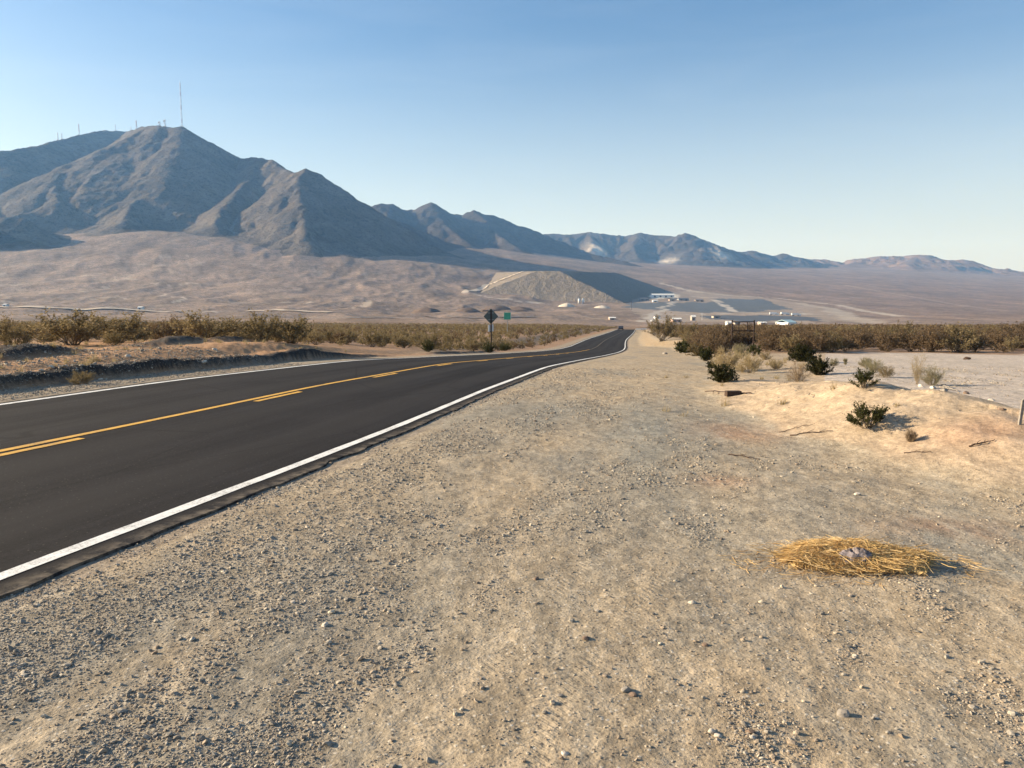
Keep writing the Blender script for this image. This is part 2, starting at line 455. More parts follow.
def ground_mat():
    t = NT('dry_ground'); c = t.coord()
    soil = t.attr('soil'); gr = t.attr('gravel', 'Fac'); far = t.attr('far', 'Fac')
    rt = t.n('ShaderNodeMapping'); t.l(c, rt.inputs['Vector']); rt.inputs['Rotation'].default_value = (0, 0, .2); rt.inputs['Scale'].default_value = (1.25, .42, 1)
    nA = t.noise(rt.outputs[0], .55, 5, .6); nB = t.noise(rt.outputs[0], 2.6, 5, .65); nC = t.noise(c, 22, 5, .7); nD = t.noise(c, 95, 3, .7)
    # patches: fine tan dust against blue grey chippings
    patch = t.rng(t.math('ADD', t.math('MULTIPLY', nA, .65), t.math('MULTIPLY', nB, .35)), .49, .62)
    pg = t.math('MULTIPLY', patch, gr)
    nM = t.noise(t.scaled(c, (1, .5, 1)), 7.5, 5, .7)
    col = t.mix(pg, soil, (.268, .238, .188))
    tone = t.math('ADD', t.math('MULTIPLY', t.rng(nB, .25, .75, .84, 1.16), 1.0), 0.0)
    col = t.mix(1.0, col, tone, 'MULTIPLY')
    col = t.mix(t.math('MULTIPLY', t.math('SUBTRACT', 1.0, far), .9), col, t.mix(1, col, t.rng(nM, .3, .7, .62, 1.36), 'MULTIPLY'))
    # grains
    grain = t.rng(nC, .22, .78, .55, 1.45); g2 = t.rng(nD, .25, .75, .7, 1.3)
    nearfac = t.math('SUBTRACT', 1.0, far)
    col = t.mix(t.math('MULTIPLY', nearfac, .9), col, t.mix(1, t.mix(1, col, grain, 'MULTIPLY'), g2, 'MULTIPLY'))
    # pale and dark chips
    vc = t.vor(c, 46, 'F1', 'Color'); vd = t.vor(c, 46, 'F1', 'Distance')
    sep = t.n('ShaderNodeSeparateColor'); t.l(vc, sep.inputs[0])
    chip = t.math('MULTIPLY', t.rng(vd, .42, .3, 0, 1), t.rng(sep.outputs[0], .86, .88, 0, 1))
    chipd = t.math('MULTIPLY', t.rng(vd, .45, .3, 0, 1), t.rng(sep.outputs[1], .86, .88, 0, 1))
    gn = t.math('MULTIPLY', t.math('ADD', t.math('MULTIPLY', gr, .8), .2), nearfac)
    col = t.mix(t.math('MULTIPLY', chip, t.math('MULTIPLY', gn, .8)), col, (.52, .47, .39))
    col = t.mix(t.math('MULTIPLY', chipd, t.math('MULTIPLY', gn, .75)), col, (.09, .08, .07))
    # far plain: washes, shrubs as specks
    f1 = t.noise(t.scaled(c, (1, .45, 1)), .012, 6, .6, .6); f2 = t.noise(c, .055, 5, .65); f3 = t.noise(c, .23, 3, .7)
    ft = t.math('MULTIPLY', t.rng(f1, .36, .64, .74, 1.22), t.rng(f2, .32, .68, .72, 1.26))
    fc = t.mix(1, soil, ft, 'MULTIPLY')
    f4 = t.noise(t.scaled(c, (1, .5, 1)), .026, 5, .65, .8)
    fc = t.mix(t.rng(f4, .57, .64, 0, .5, True), fc, (.34, .275, .215))
    fc = t.mix(t.rng(f4, .42, .34, 0, .4, True), fc, (.085, .068, .056))
    f5 = t.noise(c, .42, 2, .6)
    fc = t.mix(t.rng(f3, .50, .62, 0, .55), fc, (.07, .062, .044))
    fc = t.mix(t.rng(f5, .56, .64, 0, .7), fc, (.055, .05, .034))
    vd2 = t.vor(c, .13, 'F1', 'Distance'); vd3 = t.vor(c, .045, 'F1', 'Distance')
    fc = t.mix(t.rng(vd2, .26, .16, 0, .6), fc, (.060, .055, .038)); fc = t.mix(t.rng(vd3, .20, .10, 0, .55), fc, (.060, .054, .040))
    wash = t.attr('yard', 'Fac')
    fc = t.mix(wash, fc, t.mix(1, soil, t.rng(f3, .3, .7, .8, 1.2), 'MULTIPLY'))
    col = t.mix(far, col, fc)
    h = t.math('ADD', t.math('ADD', t.math('MULTIPLY', nC, .55), t.math('MULTIPLY', nD, .25)), t.math('MULTIPLY', t.rng(vd, 0, .5, .5, 0), .3))
    sp = t.n('ShaderNodeSeparateXYZ'); t.l(t.attr('tread', 'Vector'), sp.inputs[0])
    ph = t.math('ADD', t.math('MULTIPLY', sp.outputs[0], 130.0), t.math('MULTIPLY', t.math('ABSOLUTE', sp.outputs[1]), 95.0))
    lug = t.math('MULTIPLY', t.rng(t.math('SINE', ph), -.3, .3, 0, 1, True), sp.outputs[2])
    h = t.math('SUBTRACT', h, t.math('MULTIPLY', lug, .13))
    bm = t.n('ShaderNodeBump'); bm.inputs['Distance'].default_value = .03
    t.l(h, bm.inputs['Height']); t.l(t.math('MULTIPLY', nearfac, .5), bm.inputs['Strength'])
    return t.pbsdf(col, .95, .1, bm.outputs[0])


def asphalt_mat():
    t = NT('asphalt'); c = t.coord(); lat = t.attr('lat', 'Fac'); st = t.attr('track')
    n1 = t.noise(c, 160, 3, .7); n2 = t.noise(t.scaled(st, (2.2, .06, 1)), 1.0, 5, .6); n3 = t.noise(c, .5, 4)
    n0 = t.noise(c, 38, 4, .75); n5 = t.noise(t.scaled(st, (6, .12, 1)), 1.0, 4, .6)
    k = t.math('MULTIPLY', t.math('MULTIPLY', t.rng(n1, .3, .7, .6, 1.45), t.rng(n0, .3, .7, .7, 1.35)), t.math('MULTIPLY', t.rng(n2, .32, .68, .6, 1.42), t.rng(n5, .3, .7, .85, 1.15)))
    k = t.math('MULTIPLY', k, t.rng(n3, .3, .7, .78, 1.22))
    col = t.mix(1, (.0180, .0165, .0172), k, 'MULTIPLY')
    # wheel paths a touch greyer
    al = t.math('ABSOLUTE', lat); wp = t.math('ABSOLUTE', t.math('SUBTRACT', t.math('ABSOLUTE', t.math('SUBTRACT', al, 1.75)), .85))
    col = t.mix(t.rng(wp, .55, .1, 0, .6, True), col, (.031, .0285, .028))
    # a few sealed cracks and pale grit
    cr = t.vor(t.scaled(st, (1, .30, 1)), .55, 'DISTANCE_TO_EDGE')
    col = t.mix(t.rng(cr, .006, .002, 0, .55), col, (.009, .0085, .0085))
    gp = t.vor(c, 17, 'F1', 'Distance'); col = t.mix(t.math('MULTIPLY', t.rng(gp, .13, .07, 0, 1), .6), col, (.13, .12, .105))
    # dusty verge
    n4 = t.noise(c, 7, 4, .7)
    dust = t.math('MULTIPLY', t.rng(al, 3.58, 3.80, 0, .9, True), t.rng(n4, .40, .62))
    col = t.mix(dust, col, (.20, .165, .125))
    nrm = t.bump(n1, .004, .6)
    return t.pbsdf(col, .9, .10, nrm)


def line_mat(name, colr):
    t = NT(name); c = t.coord()
    w = t.noise(c, 45, 4, .75); w2 = t.noise(c, 2.2, 4, .6)
    col = t.mix(t.rng(t.math('ADD', t.math('MULTIPLY', w, .6), t.math('MULTIPLY', w2, .4)), .50, .66, 0, .8), colr, (.14, .125, .11))
    col = t.mix(1, col, t.rng(t.noise(c, 9, 3), .3, .7, .82, 1.08), 'MULTIPLY')
    return t.pbsdf(col, .7, .3)


def rock_mat(name, base, pale, dark, speck, sc=1.0, quarry=False):
    t = NT(name); c = t.coord()
    a = t.noise(c, .010 * sc, 6, .62, .4); b = t.noise(c, .06 * sc, 5, .7); d = t.noise(c, .16 * sc, 3, .7)
    col = t.mix(t.rng(a, .38, .64), base, pale)
    col = t.mix(t.rng(b, .52, .66, 0, .8), col, dark)
    col = t.mix(t.rng(d, .55, .64, 0, .65), col, speck)
    col = t.mix(t.rng(b, .36, .30, 0, .6), col, pale)
    if quarry: col = t.mix(t.attr('quarry', 'Fac'), col, t.mix(1, (.60, .53, .44), t.rng(b, .3, .7, .8, 1.15), 'MULTIPLY'))
    e_ = t.noise(c, .42 * sc, 3, .7)
    nrm = t.bump(t.math('ADD', t.math('ADD', b, t.math('MULTIPLY', d, .5)), t.math('MULTIPLY', e_, .25)), 8.0, .8)
    return t.pbsdf(col, .95, .08, nrm)


M = {}
M['ground'] = ground_mat(); M['asphalt'] = asphalt_mat()
M['white_line'] = line_mat('white_road_paint', (.80, .79, .75)); M['yellow_line'] = line_mat('yellow_road_paint', (.72, .40, .06))
M['worn_line'] = line_mat('worn_road_paint', (.13, .10, .05))
M['rock'] = rock_mat('mountain_rock', (.090, .074, .060), (.150, .124, .100), (.036, .031, .026), (.022, .021, .017))
M['rock2'] = rock_mat('ridge_rock', (.056, .045, .036), (.092, .073, .058), (.034, .028, .023), (.026, .024, .018), .8, True)
M['rock3'] = rock_mat('hill_rock', (.165, .110, .080), (.225, .160, .120), (.100, .070, .052), (.075, .058, .042), .6)
M['mesa'] = rock_mat('waste_rock', (.240, .200, .155), (.265, .222, .174), (.216, .180, .140), (.198, .165, .130), 1.2)
M['pale_road'] = plain_mat('pale_dirt_road', (.50, .42, .33), .95, .1, .15, .05)
M['grey_road'] = plain_mat('distant_asphalt', (.16, .15, .14), .9, .1, .15, .05)
M['creosote'] = leaf_mat('creosote_leaves', (.170, .134, .070), (.225, .178, .096), (.30, .235, .145))
M['creosote_red'] = leaf_mat('dry_creosote_leaves', (.125, .088, .054), (.165, .118, .074), (.22, .16, .10))
M['creosote_dark'] = leaf_mat('dark_green_leaves', (.040, .046, .018), (.066, .070, .028), (.12, .11, .05))
M['creosote_deep'] = leaf_mat('deep_green_leaves', (.030, .034, .016), (.045, .046, .02), (.08, .07, .035))
M['sage'] = leaf_mat('sage_leaves', (.20, .185, .105), (.27, .245, .15), (.36, .31, .20))
M['straw_bush'] = leaf_mat('straw_coloured_leaves', (.30, .235, .125), (.38, .30, .17), (.46, .37, .22))
M['dry_twig'] = leaf_mat('dry_twigs', (.22, .165, .11), (.29, .22, .15), (.37, .29, .20))
M['stem'] = plain_mat('grey_brown_stems', (.12, .095, .07), .9, .1, .25, 30)
M['stem_pale'] = plain_mat('pale_dry_stems', (.30, .24, .17), .9, .1, .25, 30)
M['straw'] = leaf_mat('yellow_straw', (.58, .39, .16), (.77, .56, .27), (.88, .72, .45))
M['straw_dark'] = leaf_mat('matted_straw', (.50, .33, .14), (.60, .42, .19), (.68, .50, .25))
M['rag'] = plain_mat('grey_rag_cloth', (.20, .17, .17), .9, .1, .6, 40)
M['wood_dark'] = plain_mat('weathered_dark_wood', (.060, .038, .028), .85, .2, .4, 20)
M['wood_grey'] = plain_mat('grey_weathered_wood', (.24, .215, .185), .85, .2, .25, 20)
M['rust'] = plain_mat('rusty_steel', (.055, .036, .028), .8, .3, .35, 8)
M['steel'] = plain_mat('galvanised_steel', (.30, .31, .31), .5, .5, .12, 4)
M['sign_back'] = plain_mat('dull_sign_back', (.10, .125, .115), .6, .4, .12, 3)
M['white_paint'] = plain_mat('white_paint', (.78, .77, .74), .6, .3, .06, 1)
M['sign_green'] = plain_mat('green_sign_face', (.06, .36, .24), .5, .4, .08, 3)
M['mast_red'] = plain_mat('faded_red_mast_paint', (.34, .17, .14), .6, .3, .1, .2)
M['mast_white'] = plain_mat('pale_mast_paint', (.50, .48, .47), .6, .3, .1, .2)
M['wall_white'] = plain_mat('white_metal_wall', (.76, .75, .72), .6, .3, .06, .3)
M['wall_tan'] = plain_mat('tan_wall', (.46, .37, .30), .8, .2, .1, .3)
M['wall_pink'] = plain_mat('pinkish_wall', (.52, .36, .31), .8, .2, .1, .3)
M['wall_grey'] = plain_mat('grey_wall', (.26, .27, .28), .8, .2, .1, .3)
M['roof_blue'] = plain_mat('pale_blue_roof', (.42, .58, .60), .5, .4, .08, .3)
M['roof_dark'] = plain_mat('dark_roof', (.10, .10, .105), .7, .3, .1, .3)
M['roof_white'] = plain_mat('bright_roof', (.82, .80, .74), .5, .4, .05, .3)
M['glass'] = plain_mat('dark_glass', (.02, .025, .03), .15, .5, .1, 1)
M['car_white'] = plain_mat('white_car_paint', (.76, .76, .75), .35, .5, .03, 1)
M['car_dark'] = plain_mat('dark_car_paint', (.03, .03, .035), .3, .5, .05, 1)
M['tyre'] = plain_mat('black_rubber', (.02, .02, .02), .85, .2, .2, 5)
M['heap'] = plain_mat('dug_earth', (.15, .11, .085), .95, .05, .2, .4)
M['pale_heap'] = plain_mat('pale_crushed_stone', (.55, .48, .39), .95, .05, .12, .4)


def stone_mat(name, c1, c2, c3):
    t = NT(name); g = t.n('ShaderNodeNewGeometry').outputs['Random Per Island']; c = t.coord()
    a = t.mix(t.rng(g, 0, .75), c1, c2); a = t.mix(t.rng(g, .78, 1.0), a, c3)
    a = t.mix(1, a, t.rng(t.noise(c, 60, 3), .3, .7, .8, 1.2), 'MULTIPLY')
    return t.pbsdf(a, .9, .2)


M['gravel'] = stone_mat('grey_gravel', (.205, .180, .148), (.315, .280, .230), (.52, .45, .35))
M['gravel_tan'] = stone_mat('tan_gravel', (.24, .185, .135), (.33, .265, .195), (.48, .41, .31))
M['stone_pale'] = plain_mat('pale_stone', (.52, .46, .38), .9, .2, .2, 25)
M['stone_grey'] = plain_mat('grey_stone', (.27, .24, .205), .9, .2, .25, 25)
M['stone_brown'] = plain_mat('brown_stone', (.19, .135, .10), .9, .2, .25, 25)
print('materials', time.time() - T0)

# ------------------------------------------------------------------ ground sheet (polar grid)
azf = np.radians(np.arange(-42, 42.001, .105))
azo = np.radians(np.arange(45, 315.1, 5.0))
az = np.concatenate([azf, azo]); NA = len(az)
r1 = [0.6]
while r1[-1] < 11500:
    r = r1[-1]
    k = .05 if r < 2.2 else (.0052 if r < 22 else (.0105 if r < 110 else .0125))
    r1.append(r * (1 + k))
R1 = np.array(r1); NR = len(R1)
RR, AA = np.meshgrid(R1, az, indexing='ij')
GX = (RR * np.sin(AA)).ravel(); GYY = (RR * np.cos(AA)).ravel()
Gz = natural(GX, GYY)
mN = np.hypot(GX, GYY) < 420
zz, sN, lN, zn = near_shape(GX[mN], GYY[mN])
Gz[mN] = zz
Gz += far_relief(GX, GYY)
print('terrain', NR, NA, time.time() - T0)

soil = np.zeros((len(GX), 3), np.float32); gravel = np.zeros(len(GX), np.float32); farw = np.zeros(len(GX), np.float32); yard = np.zeros(len(GX), np.float32)
rad = np.hypot(GX, GYY); ang = GX / np.maximum(GYY, .1)
c_plain_w = np.array([.258, .190, .148]); c_plain_e = np.array([.245, .168, .126]); c_pale = np.array([.36, .30, .235])
e = sst(150, 900, GX)[:, None]
soil[:] = c_plain_w * (1 - e) + c_plain_e * e
nn = fbm(GX / 400, GYY / 250, 4, 81)
soil *= (1 + .25 * nn)[:, None].astype(np.float32)
farw[:] = sst(70, 260, rad)
# near zones
X, Y = GX[mN], GYY[mN]; angN = ang[mN]
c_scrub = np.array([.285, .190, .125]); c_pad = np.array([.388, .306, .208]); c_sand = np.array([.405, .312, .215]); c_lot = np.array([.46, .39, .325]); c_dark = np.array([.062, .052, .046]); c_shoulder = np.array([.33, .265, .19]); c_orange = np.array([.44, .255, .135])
sl = np.tile(c_scrub, (len(X), 1))
gv = np.full(len(X), .1)


def blend(w, c, g=None):
    global sl, gv
    w = np.clip(w, 0, 1)
    sl = sl * (1 - w[:, None]) + np.asarray(c) * w[:, None]
    if g is not None: gv = gv * (1 - w) + g * w


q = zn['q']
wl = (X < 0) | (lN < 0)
nb = fbm(X / 2.2, Y / 2.2, 4, 91)
blend((lN < 0) * (1 - .7 * sst(28, 48, sN)) * sst(1.2, 2.2, q) * (1 - sst(9, 26, q + 6 * nb)), c_orange, .15)
pad = (lN > -W) * (1 - sst(6.5, 9.0, lN - W + 2.2 * nb) * sst(9, 16, sN))
blend(pad * (np.hypot(X, Y) < 300), c_pad, 1.0)
# sandy mound, pale lot behind it
ms = sst(.035, .085, zn['mh'] + .045 * nb)
behind = (zn['sd'] < 0) & (angN > .385)
blend(sst(0.3, 1.0, zn['D'] + .5 * nb) * behind * (1 - sst(40.5, 43.5, Y - 11 * fbm(X / 6, Y / 14, 3, 171) + 1.5 * nb)) * (angN > .37), c_lot, .35)
for (u_, v_, rx_, ry_, am_) in ((640, 425, 3.0, 4.0, .85), (150, 690, 1.3, 1.2, .6), (560, 400, 2.0, 3.5, .6), (330, 590, 1.2, 1.5, .5), (760, 520, 1.0, 1.2, .5)):
    a_, b_ = map(float, ab(u_, v_)); d_ = -EYE / b_
    blend(am_ * np.exp(-((X - a_ * d_) / rx_) ** 2 - ((Y - d_) / ry_) ** 2) * np.clip(.75 + 1.3 * fbm(lN / 1.1, sN / 3.0, 4, 211), 0, 1.2), np.array([.245, .232, .195]), 1.0)
blend(ms, c_sand, .12)
blend(sst(11, 16, Y) * (1 - sst(40, 46, Y)) * sst(.3, .6, zn['tr']) * (angN < .42) * (angN > .26), c_sand * .98, .1)
# reddish patches at the foot of the mound
for (u, v, w_, h_) in ((735, 421, 40, 9), (985, 452, 60, 10), (960, 520, 70, 14), (720, 470, 30, 6)):
    c0 = at(u, v, 1); a_, b_ = ab(u, v); d0 = -EYE / b_
    ex = (X - a_ * d0) / (w_ / F * d0); ey = (Y - d0) / (h_ / F * d0 * d0 / EYE)
    blend(.7 * np.exp(-(ex ** 2 + ey ** 2)) * (1 + nb), np.array([.34, .20, .125]))
# cut banks beside the road further on
bank = ((zn['tr'] * (1 - zn['tr']) * 4) * (lN > 0) * sst(60, 84, sN) + (zn['tl'] * (1 - zn['tl']) * 4) * (lN < 0) * sst(34, 46, sN)) * (1 - sst(230, 300, sN))
blend(bank * .8, c_sand * np.array([.72, .70, .66]), .1)
blend((lN < 0) * (1 - sst(1.3, 2.0, q)), c_shoulder, .5)
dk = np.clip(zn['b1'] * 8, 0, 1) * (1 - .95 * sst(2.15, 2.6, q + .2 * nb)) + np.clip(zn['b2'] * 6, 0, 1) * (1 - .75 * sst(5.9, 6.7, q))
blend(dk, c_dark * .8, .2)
blend((np.abs(lN) < W + .5) * (lN > 0) * .5, c_dark * 2.6, .8)
wn = 1 - farw[mN]
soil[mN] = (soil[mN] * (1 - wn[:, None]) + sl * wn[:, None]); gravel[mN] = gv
# the scrub flat between 70 m and 420 m keeps its own soil
mid = (rad > 60) & (rad < 700)
wm = (1 - sst(420, 700, rad)) * mid * farw
soil[:] = soil * (1 - wm[:, None]) + (c_scrub * .95)[None] * wm[:, None]
if True:
    fz = np.zeros(len(X)); k = (rad[mN] > 60) & (np.abs(lN) < W + 9) & (sN < 320)
    w2 = np.zeros(len(X)); w2[k] = (1 - sst(W + 3, W + 9, np.abs(lN[k])))
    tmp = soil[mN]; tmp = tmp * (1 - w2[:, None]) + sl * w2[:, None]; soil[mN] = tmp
    fw = farw[mN]; farw[mN] = fw * (1 - .8 * w2)


def inpoly(px, py, P):
    r = np.zeros(len(px), bool); n = len(P)
    for i in range(n):
        x0, y0 = P[i][:2]; x1, y1 = P[(i + 1) % n][:2]
        k = ((y0 > py) != (y1 > py)) & (px < (x1 - x0) * (py - y0) / (y1 - y0 + 1e-12) + x0)
        r ^= k
    return r


def wpoly(uv, d0=500): return [hit(u, v, d0) for u, v in uv]


jx = GX + 16 * fbm(GX / 40, GYY / 60, 4, 95); jy = GYY + 55 * fbm(GX / 45, GYY / 60, 4, 96)
fm = (rad > 500) & (rad < 5200) & (ang > -.8) & (ang < .8)


def zone(uv, colr, amt=1.0):
    P = wpoly(uv); k = np.zeros(len(GX), bool); k[fm] = inpoly(jx[fm], jy[fm], P)
    soil[k] = soil[k] * (1 - amt) + np.array(colr) * amt; yard[k] = np.maximum(yard[k], amt)


def streak(uv, wid, colr, amt=1.0):
    P = np.array(wpoly(uv)); D = np.full(len(GX), 1e9); D[fm], _, _ = pl_dist(jx[fm], jy[fm], P)
    w = amt * (1 - sst(wid * .6, wid, D)); soil[:] = soil * (1 - w[:, None]) + np.array(colr) * w[:, None]; yard[:] = np.maximum(yard, w)


pale = (.43, .37, .30); dgrey = (.105, .115, .125)
zone([(632, 292), (700, 291), (760, 297), (800, 303), (850, 311), (862, 320), (800, 322), (660, 323), (640, 318), (628, 303)], (.33, .28, .225), .6)
zone([(626, 303), (660, 302.5), (712, 302), (718, 298.5), (765, 299.5), (792, 309.5), (740, 312.5), (690, 312.5), (662, 310), (626, 308)], dgrey)
zone([(700, 315.5), (738, 315), (800, 316), (824, 318), (812, 321), (740, 321), (705, 318)], (.09, .10, .115))
zone([(648, 293.5), (676, 293.5), (678, 298), (650, 298.5)], (.56, .51, .43))
streak([(660, 283), (690, 291), (730, 295.5), (775, 298), (840, 305), (900, 316)], 14, pale, .85)
streak([(640, 296), (680, 296), (720, 298)], 10, pale, .8)
streak([(716, 300), (735, 311.5), (770, 313.5), (830, 314.5)], 6, (.46, .41, .35), .9)
streak([(660, 314), (720, 314), (800, 314.5), (850, 316)], 5, (.40, .36, .31), .8)
streak([(800, 303), (830, 309), (870, 322)], 22, pale, .6)
streak([(646, 322), (655, 313.5), (668, 305), (676, 300)], 7, (.40, .36, .31), .9)
streak([(463, 292.5), (500, 299), (545, 303.5), (600, 304)], 9, pale, .9)
streak([(845, 285), (930, 300), (1000, 310)], 14, pale, .30)
streak([(70, 294), (92, 290), (115, 285)], 6, pale, .5)
streak([(168, 293), (182, 302)], 4, (.5, .44, .36), .7)
streak([(352, 308), (372, 301)], 4, (.45, .38, .30), .6)
for k in range(26):
    u0 = rng.uniform(-20, 460); v0 = rng.uniform(258, 308)
    streak([(u0, v0), (u0 + rng.uniform(8, 40), v0 + rng.uniform(-1.5, 1.5))], rng.uniform(3, 9), pale, rng.uniform(.25, .6))

# tyre tread prints pressed into the dust
TR = []
for pts in ([(505, 790), (548, 690), (610, 610), (668, 556), (712, 505), (742, 462)], [(385, 790), (470, 660), (560, 570), (628, 510), (676, 465)], [(760, 790), (800, 690), (850, 620), (930, 560)]):
    ctl = np.array([(lambda a_, b_: (-EYE / b_ * a_, -EYE / b_))(*map(float, ab(u, v))) for u, v in pts])
    tt = np.linspace(0, len(ctl) - 1, 60); TR.append(np.stack([np.interp(tt, np.arange(len(ctl)), ctl[:, 0]), np.interp(tt, np.arange(len(ctl)), ctl[:, 1])], 1))
trk = np.zeros((len(GX), 3), np.float32); kt = (rad < 16) & (ang > -.6) & (ang < .7) & (GYY > 1)
for P in TR:
    P = np.stack([_smooth(P[:, 0], 6), _smooth(P[:, 1], 6)], 1)
    D, pos, sd = pl_dist(GX[kt], GYY[kt], P)
    m_ = (1 - sst(.08, .11, D)) * sst(.42, .56, .5 + .5 * fbm(GX[kt] / .9, GYY[kt] / .9, 2, 205)); old = trk[kt]
    up = (D < .3) & ((old[:, 2] == 0) | (m_ > old[:, 2]))
    old[up] = np.stack([pos, D * sd, m_], 1)[up]; trk[kt] = old
i = np.arange(NR - 1)[:, None]; j = np.arange(NA)[None, :]; j2 = (j + 1) % NA
Q = np.stack(np.broadcast_arrays(i * NA + j, (i + 1) * NA + j, (i + 1) * NA + j2, i * NA + j2), -1).reshape(-1, 4)[:, ::-1]
Vg = np.stack([GX, GYY, Gz], 1)
cap = len(Vg); Vg = np.vstack([Vg, [[0, 0, float(Gz[:NA].mean())]]])
capt = np.stack([np.full(NA, cap), (np.arange(NA) + 1) % NA, np.arange(NA)], 1)
ground = np_obj('ground', Vg, Q, capt, M['ground'], True)
tag(ground, 'sandy gravel roadside, scrub flat and wide desert plain', 'ground', None, 'structure')


def pt_attr(me, name, data, ty='FLOAT'):
    a = me.attributes.new(name, ty, 'POINT')
    if ty == 'FLOAT_COLOR': a.data.foreach_set('color', np.asarray(data, np.float32).ravel())
    elif ty == 'FLOAT_VECTOR': a.data.foreach_set('vector', np.asarray(data, np.float32).ravel())
    else: a.data.foreach_set('value', np.asarray(data, np.float32))


trk = np.vstack([trk, [[0, 0, 0]]])
pt_attr(ground.data, 'tread', trk, 'FLOAT_VECTOR')
ap = lambda a, v: np.concatenate([a, [v]])
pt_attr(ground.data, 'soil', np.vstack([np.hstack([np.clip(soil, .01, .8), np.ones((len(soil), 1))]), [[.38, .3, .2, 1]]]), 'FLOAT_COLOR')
pt_attr(ground.data, 'gravel', ap(gravel, 1)); pt_attr(ground.data, 'far', ap(farw, 0)); pt_attr(ground.data, 'yard', ap(yard, 0))
print('ground', len(Vg), time.time() - T0)

# ------------------------------------------------------------------ road with painted lines
s_r = np.concatenate([np.arange(-58, 60, .18), np.arange(60, 372, .6)]); NS = len(s_r)
eR = W + .27 + .11 * fbm(s_r / .9, 0 * s_r, 4, 101) + .05 * fbm(s_r / .22, 0 * s_r, 2, 102)
eL = -(W + .26 + .06 * fbm(s_r / .9, 0 * s_r + 5, 4, 103))
cs = np.linspace(0, 1, 13)
rows = [road_pt(s_r, eL - .05, -.20)] + [road_pt(s_r, eL + (eR - eL) * c, 0) for c in cs] + [road_pt(s_r, eR + .03, -.20)]
lats = [eL] + [eL + (eR - eL) * c for c in cs] + [eR]
NC = len(rows)
Vr = np.stack(rows, 1).reshape(-1, 3)
i = np.arange(NS - 1)[:, None]; j = np.arange(NC - 1)[None, :]
Qr = np.stack(np.broadcast_arrays(i * NC + j, i * NC + j + 1, (i + 1) * NC + j + 1, (i + 1) * NC + j), -1).reshape(-1, 4)
road = np_obj('road', Vr, Qr, None, M['asphalt'])
tag(road, 'black two-lane asphalt road bending downhill', 'road', None, 'structure')
LA = np.stack(lats, 1); pt_attr(road.data, 'lat', LA.ravel())
pt_attr(road.data, 'track', np.stack([LA, np.broadcast_to(s_r[:, None], LA.shape), LA * 0], -1).reshape(-1, 3), 'FLOAT_VECTOR')


def ribbon(name, s0, s1, l0, wid, mat, dz=.005, rag=.014, parent=road, label=None):
    s = np.arange(s0, s1, .15 if s1 < 70 else .5)
    jl = rag * fbm(s / .5, s * 0 + l0, 3, 111); jr = rag * fbm(s / .5, s * 0 + l0 + 9, 3, 112)
    A = road_pt(s, l0 - wid / 2 + jl, dz); B = road_pt(s, l0 + wid / 2 + jr, dz)
    V_ = np.stack([A, B], 1).reshape(-1, 3); i = np.arange(len(s) - 1)
    o = np_obj(name, V_, np.stack([2 * i, 2 * i + 1, 2 * i + 3, 2 * i + 2], 1), None, mat, parent=parent)
    if label: o['label'] = label
    return o


ribbon('edge_line', -57, 370, W, .12, M['white_line'], label='white line on the near edge of the road')
ribbon('edge_line', -57, 370, -W, .14, M['white_line'], label='white line on the far edge of the road')
ribbon('centre_line', -57, 82, -.07, .115, M['yellow_line'], label='unbroken yellow centre line')
ribbon('centre_line', 82, 370, -.07, .10, M['worn_line'], label='worn dull centre line beyond the bend')
for s0 in np.arange(8.0 - 5.57 * 3, 62, 5.57):
    ribbon('centre_dash', s0, s0 + 1.75, .14, .115, M['yellow_line'], label='short yellow dash beside the unbroken centre line')


# ------------------------------------------------------------------ mountains from ridge lines
def ridge_field(X, Y, ridges, seed, gully=70.0, gamp=26.0, warp=40.0):
    wx = X + warp * fbm(X / 190, Y / 190, 4, seed); wy = Y + warp * fbm(X / 260, Y / 260, 4, seed + 9)
    H = np.full(X.shape, -1e4)
    for n, (P, k, sc) in enumerate(ridges):
        P = np.asarray(P, float)
        best = np.full(X.shape, -1e4); bd = np.zeros(X.shape); bt = np.zeros(X.shape); acc = 0
        for a, b in zip(P[:-1], P[1:]):
            d = b[:2] - a[:2]; L = np.hypot(*d)
            t = np.clip(((wx - a[0]) * d[0] + (wy - a[1]) * d[1]) / (L * L), 0, 1)
            D = np.hypot(wx - a[0] - t * d[0], wy - a[1] - t * d[1]); D = np.sqrt(D * D + 64) - 8
            h = a[2] + t * (b[2] - a[2]) - k * D
            m = h > best
            best = np.where(m, h, best); bd = np.where(m, D, bd); bt = np.where(m, acc + t * L, bt); acc += L
        g = ridged(bt / gully + .5 * fbm(X / 90, Y / 90, 2, seed + 5), bd / 420 + n * 7.1, 3, seed + 3 + n)
        best = best + sc * gamp * np.minimum(bd / 110, 1) * (g - .25)
        best = best + .06 * k * bd * bd / (bd + 260)
        H = np.maximum(H, best)
    return H


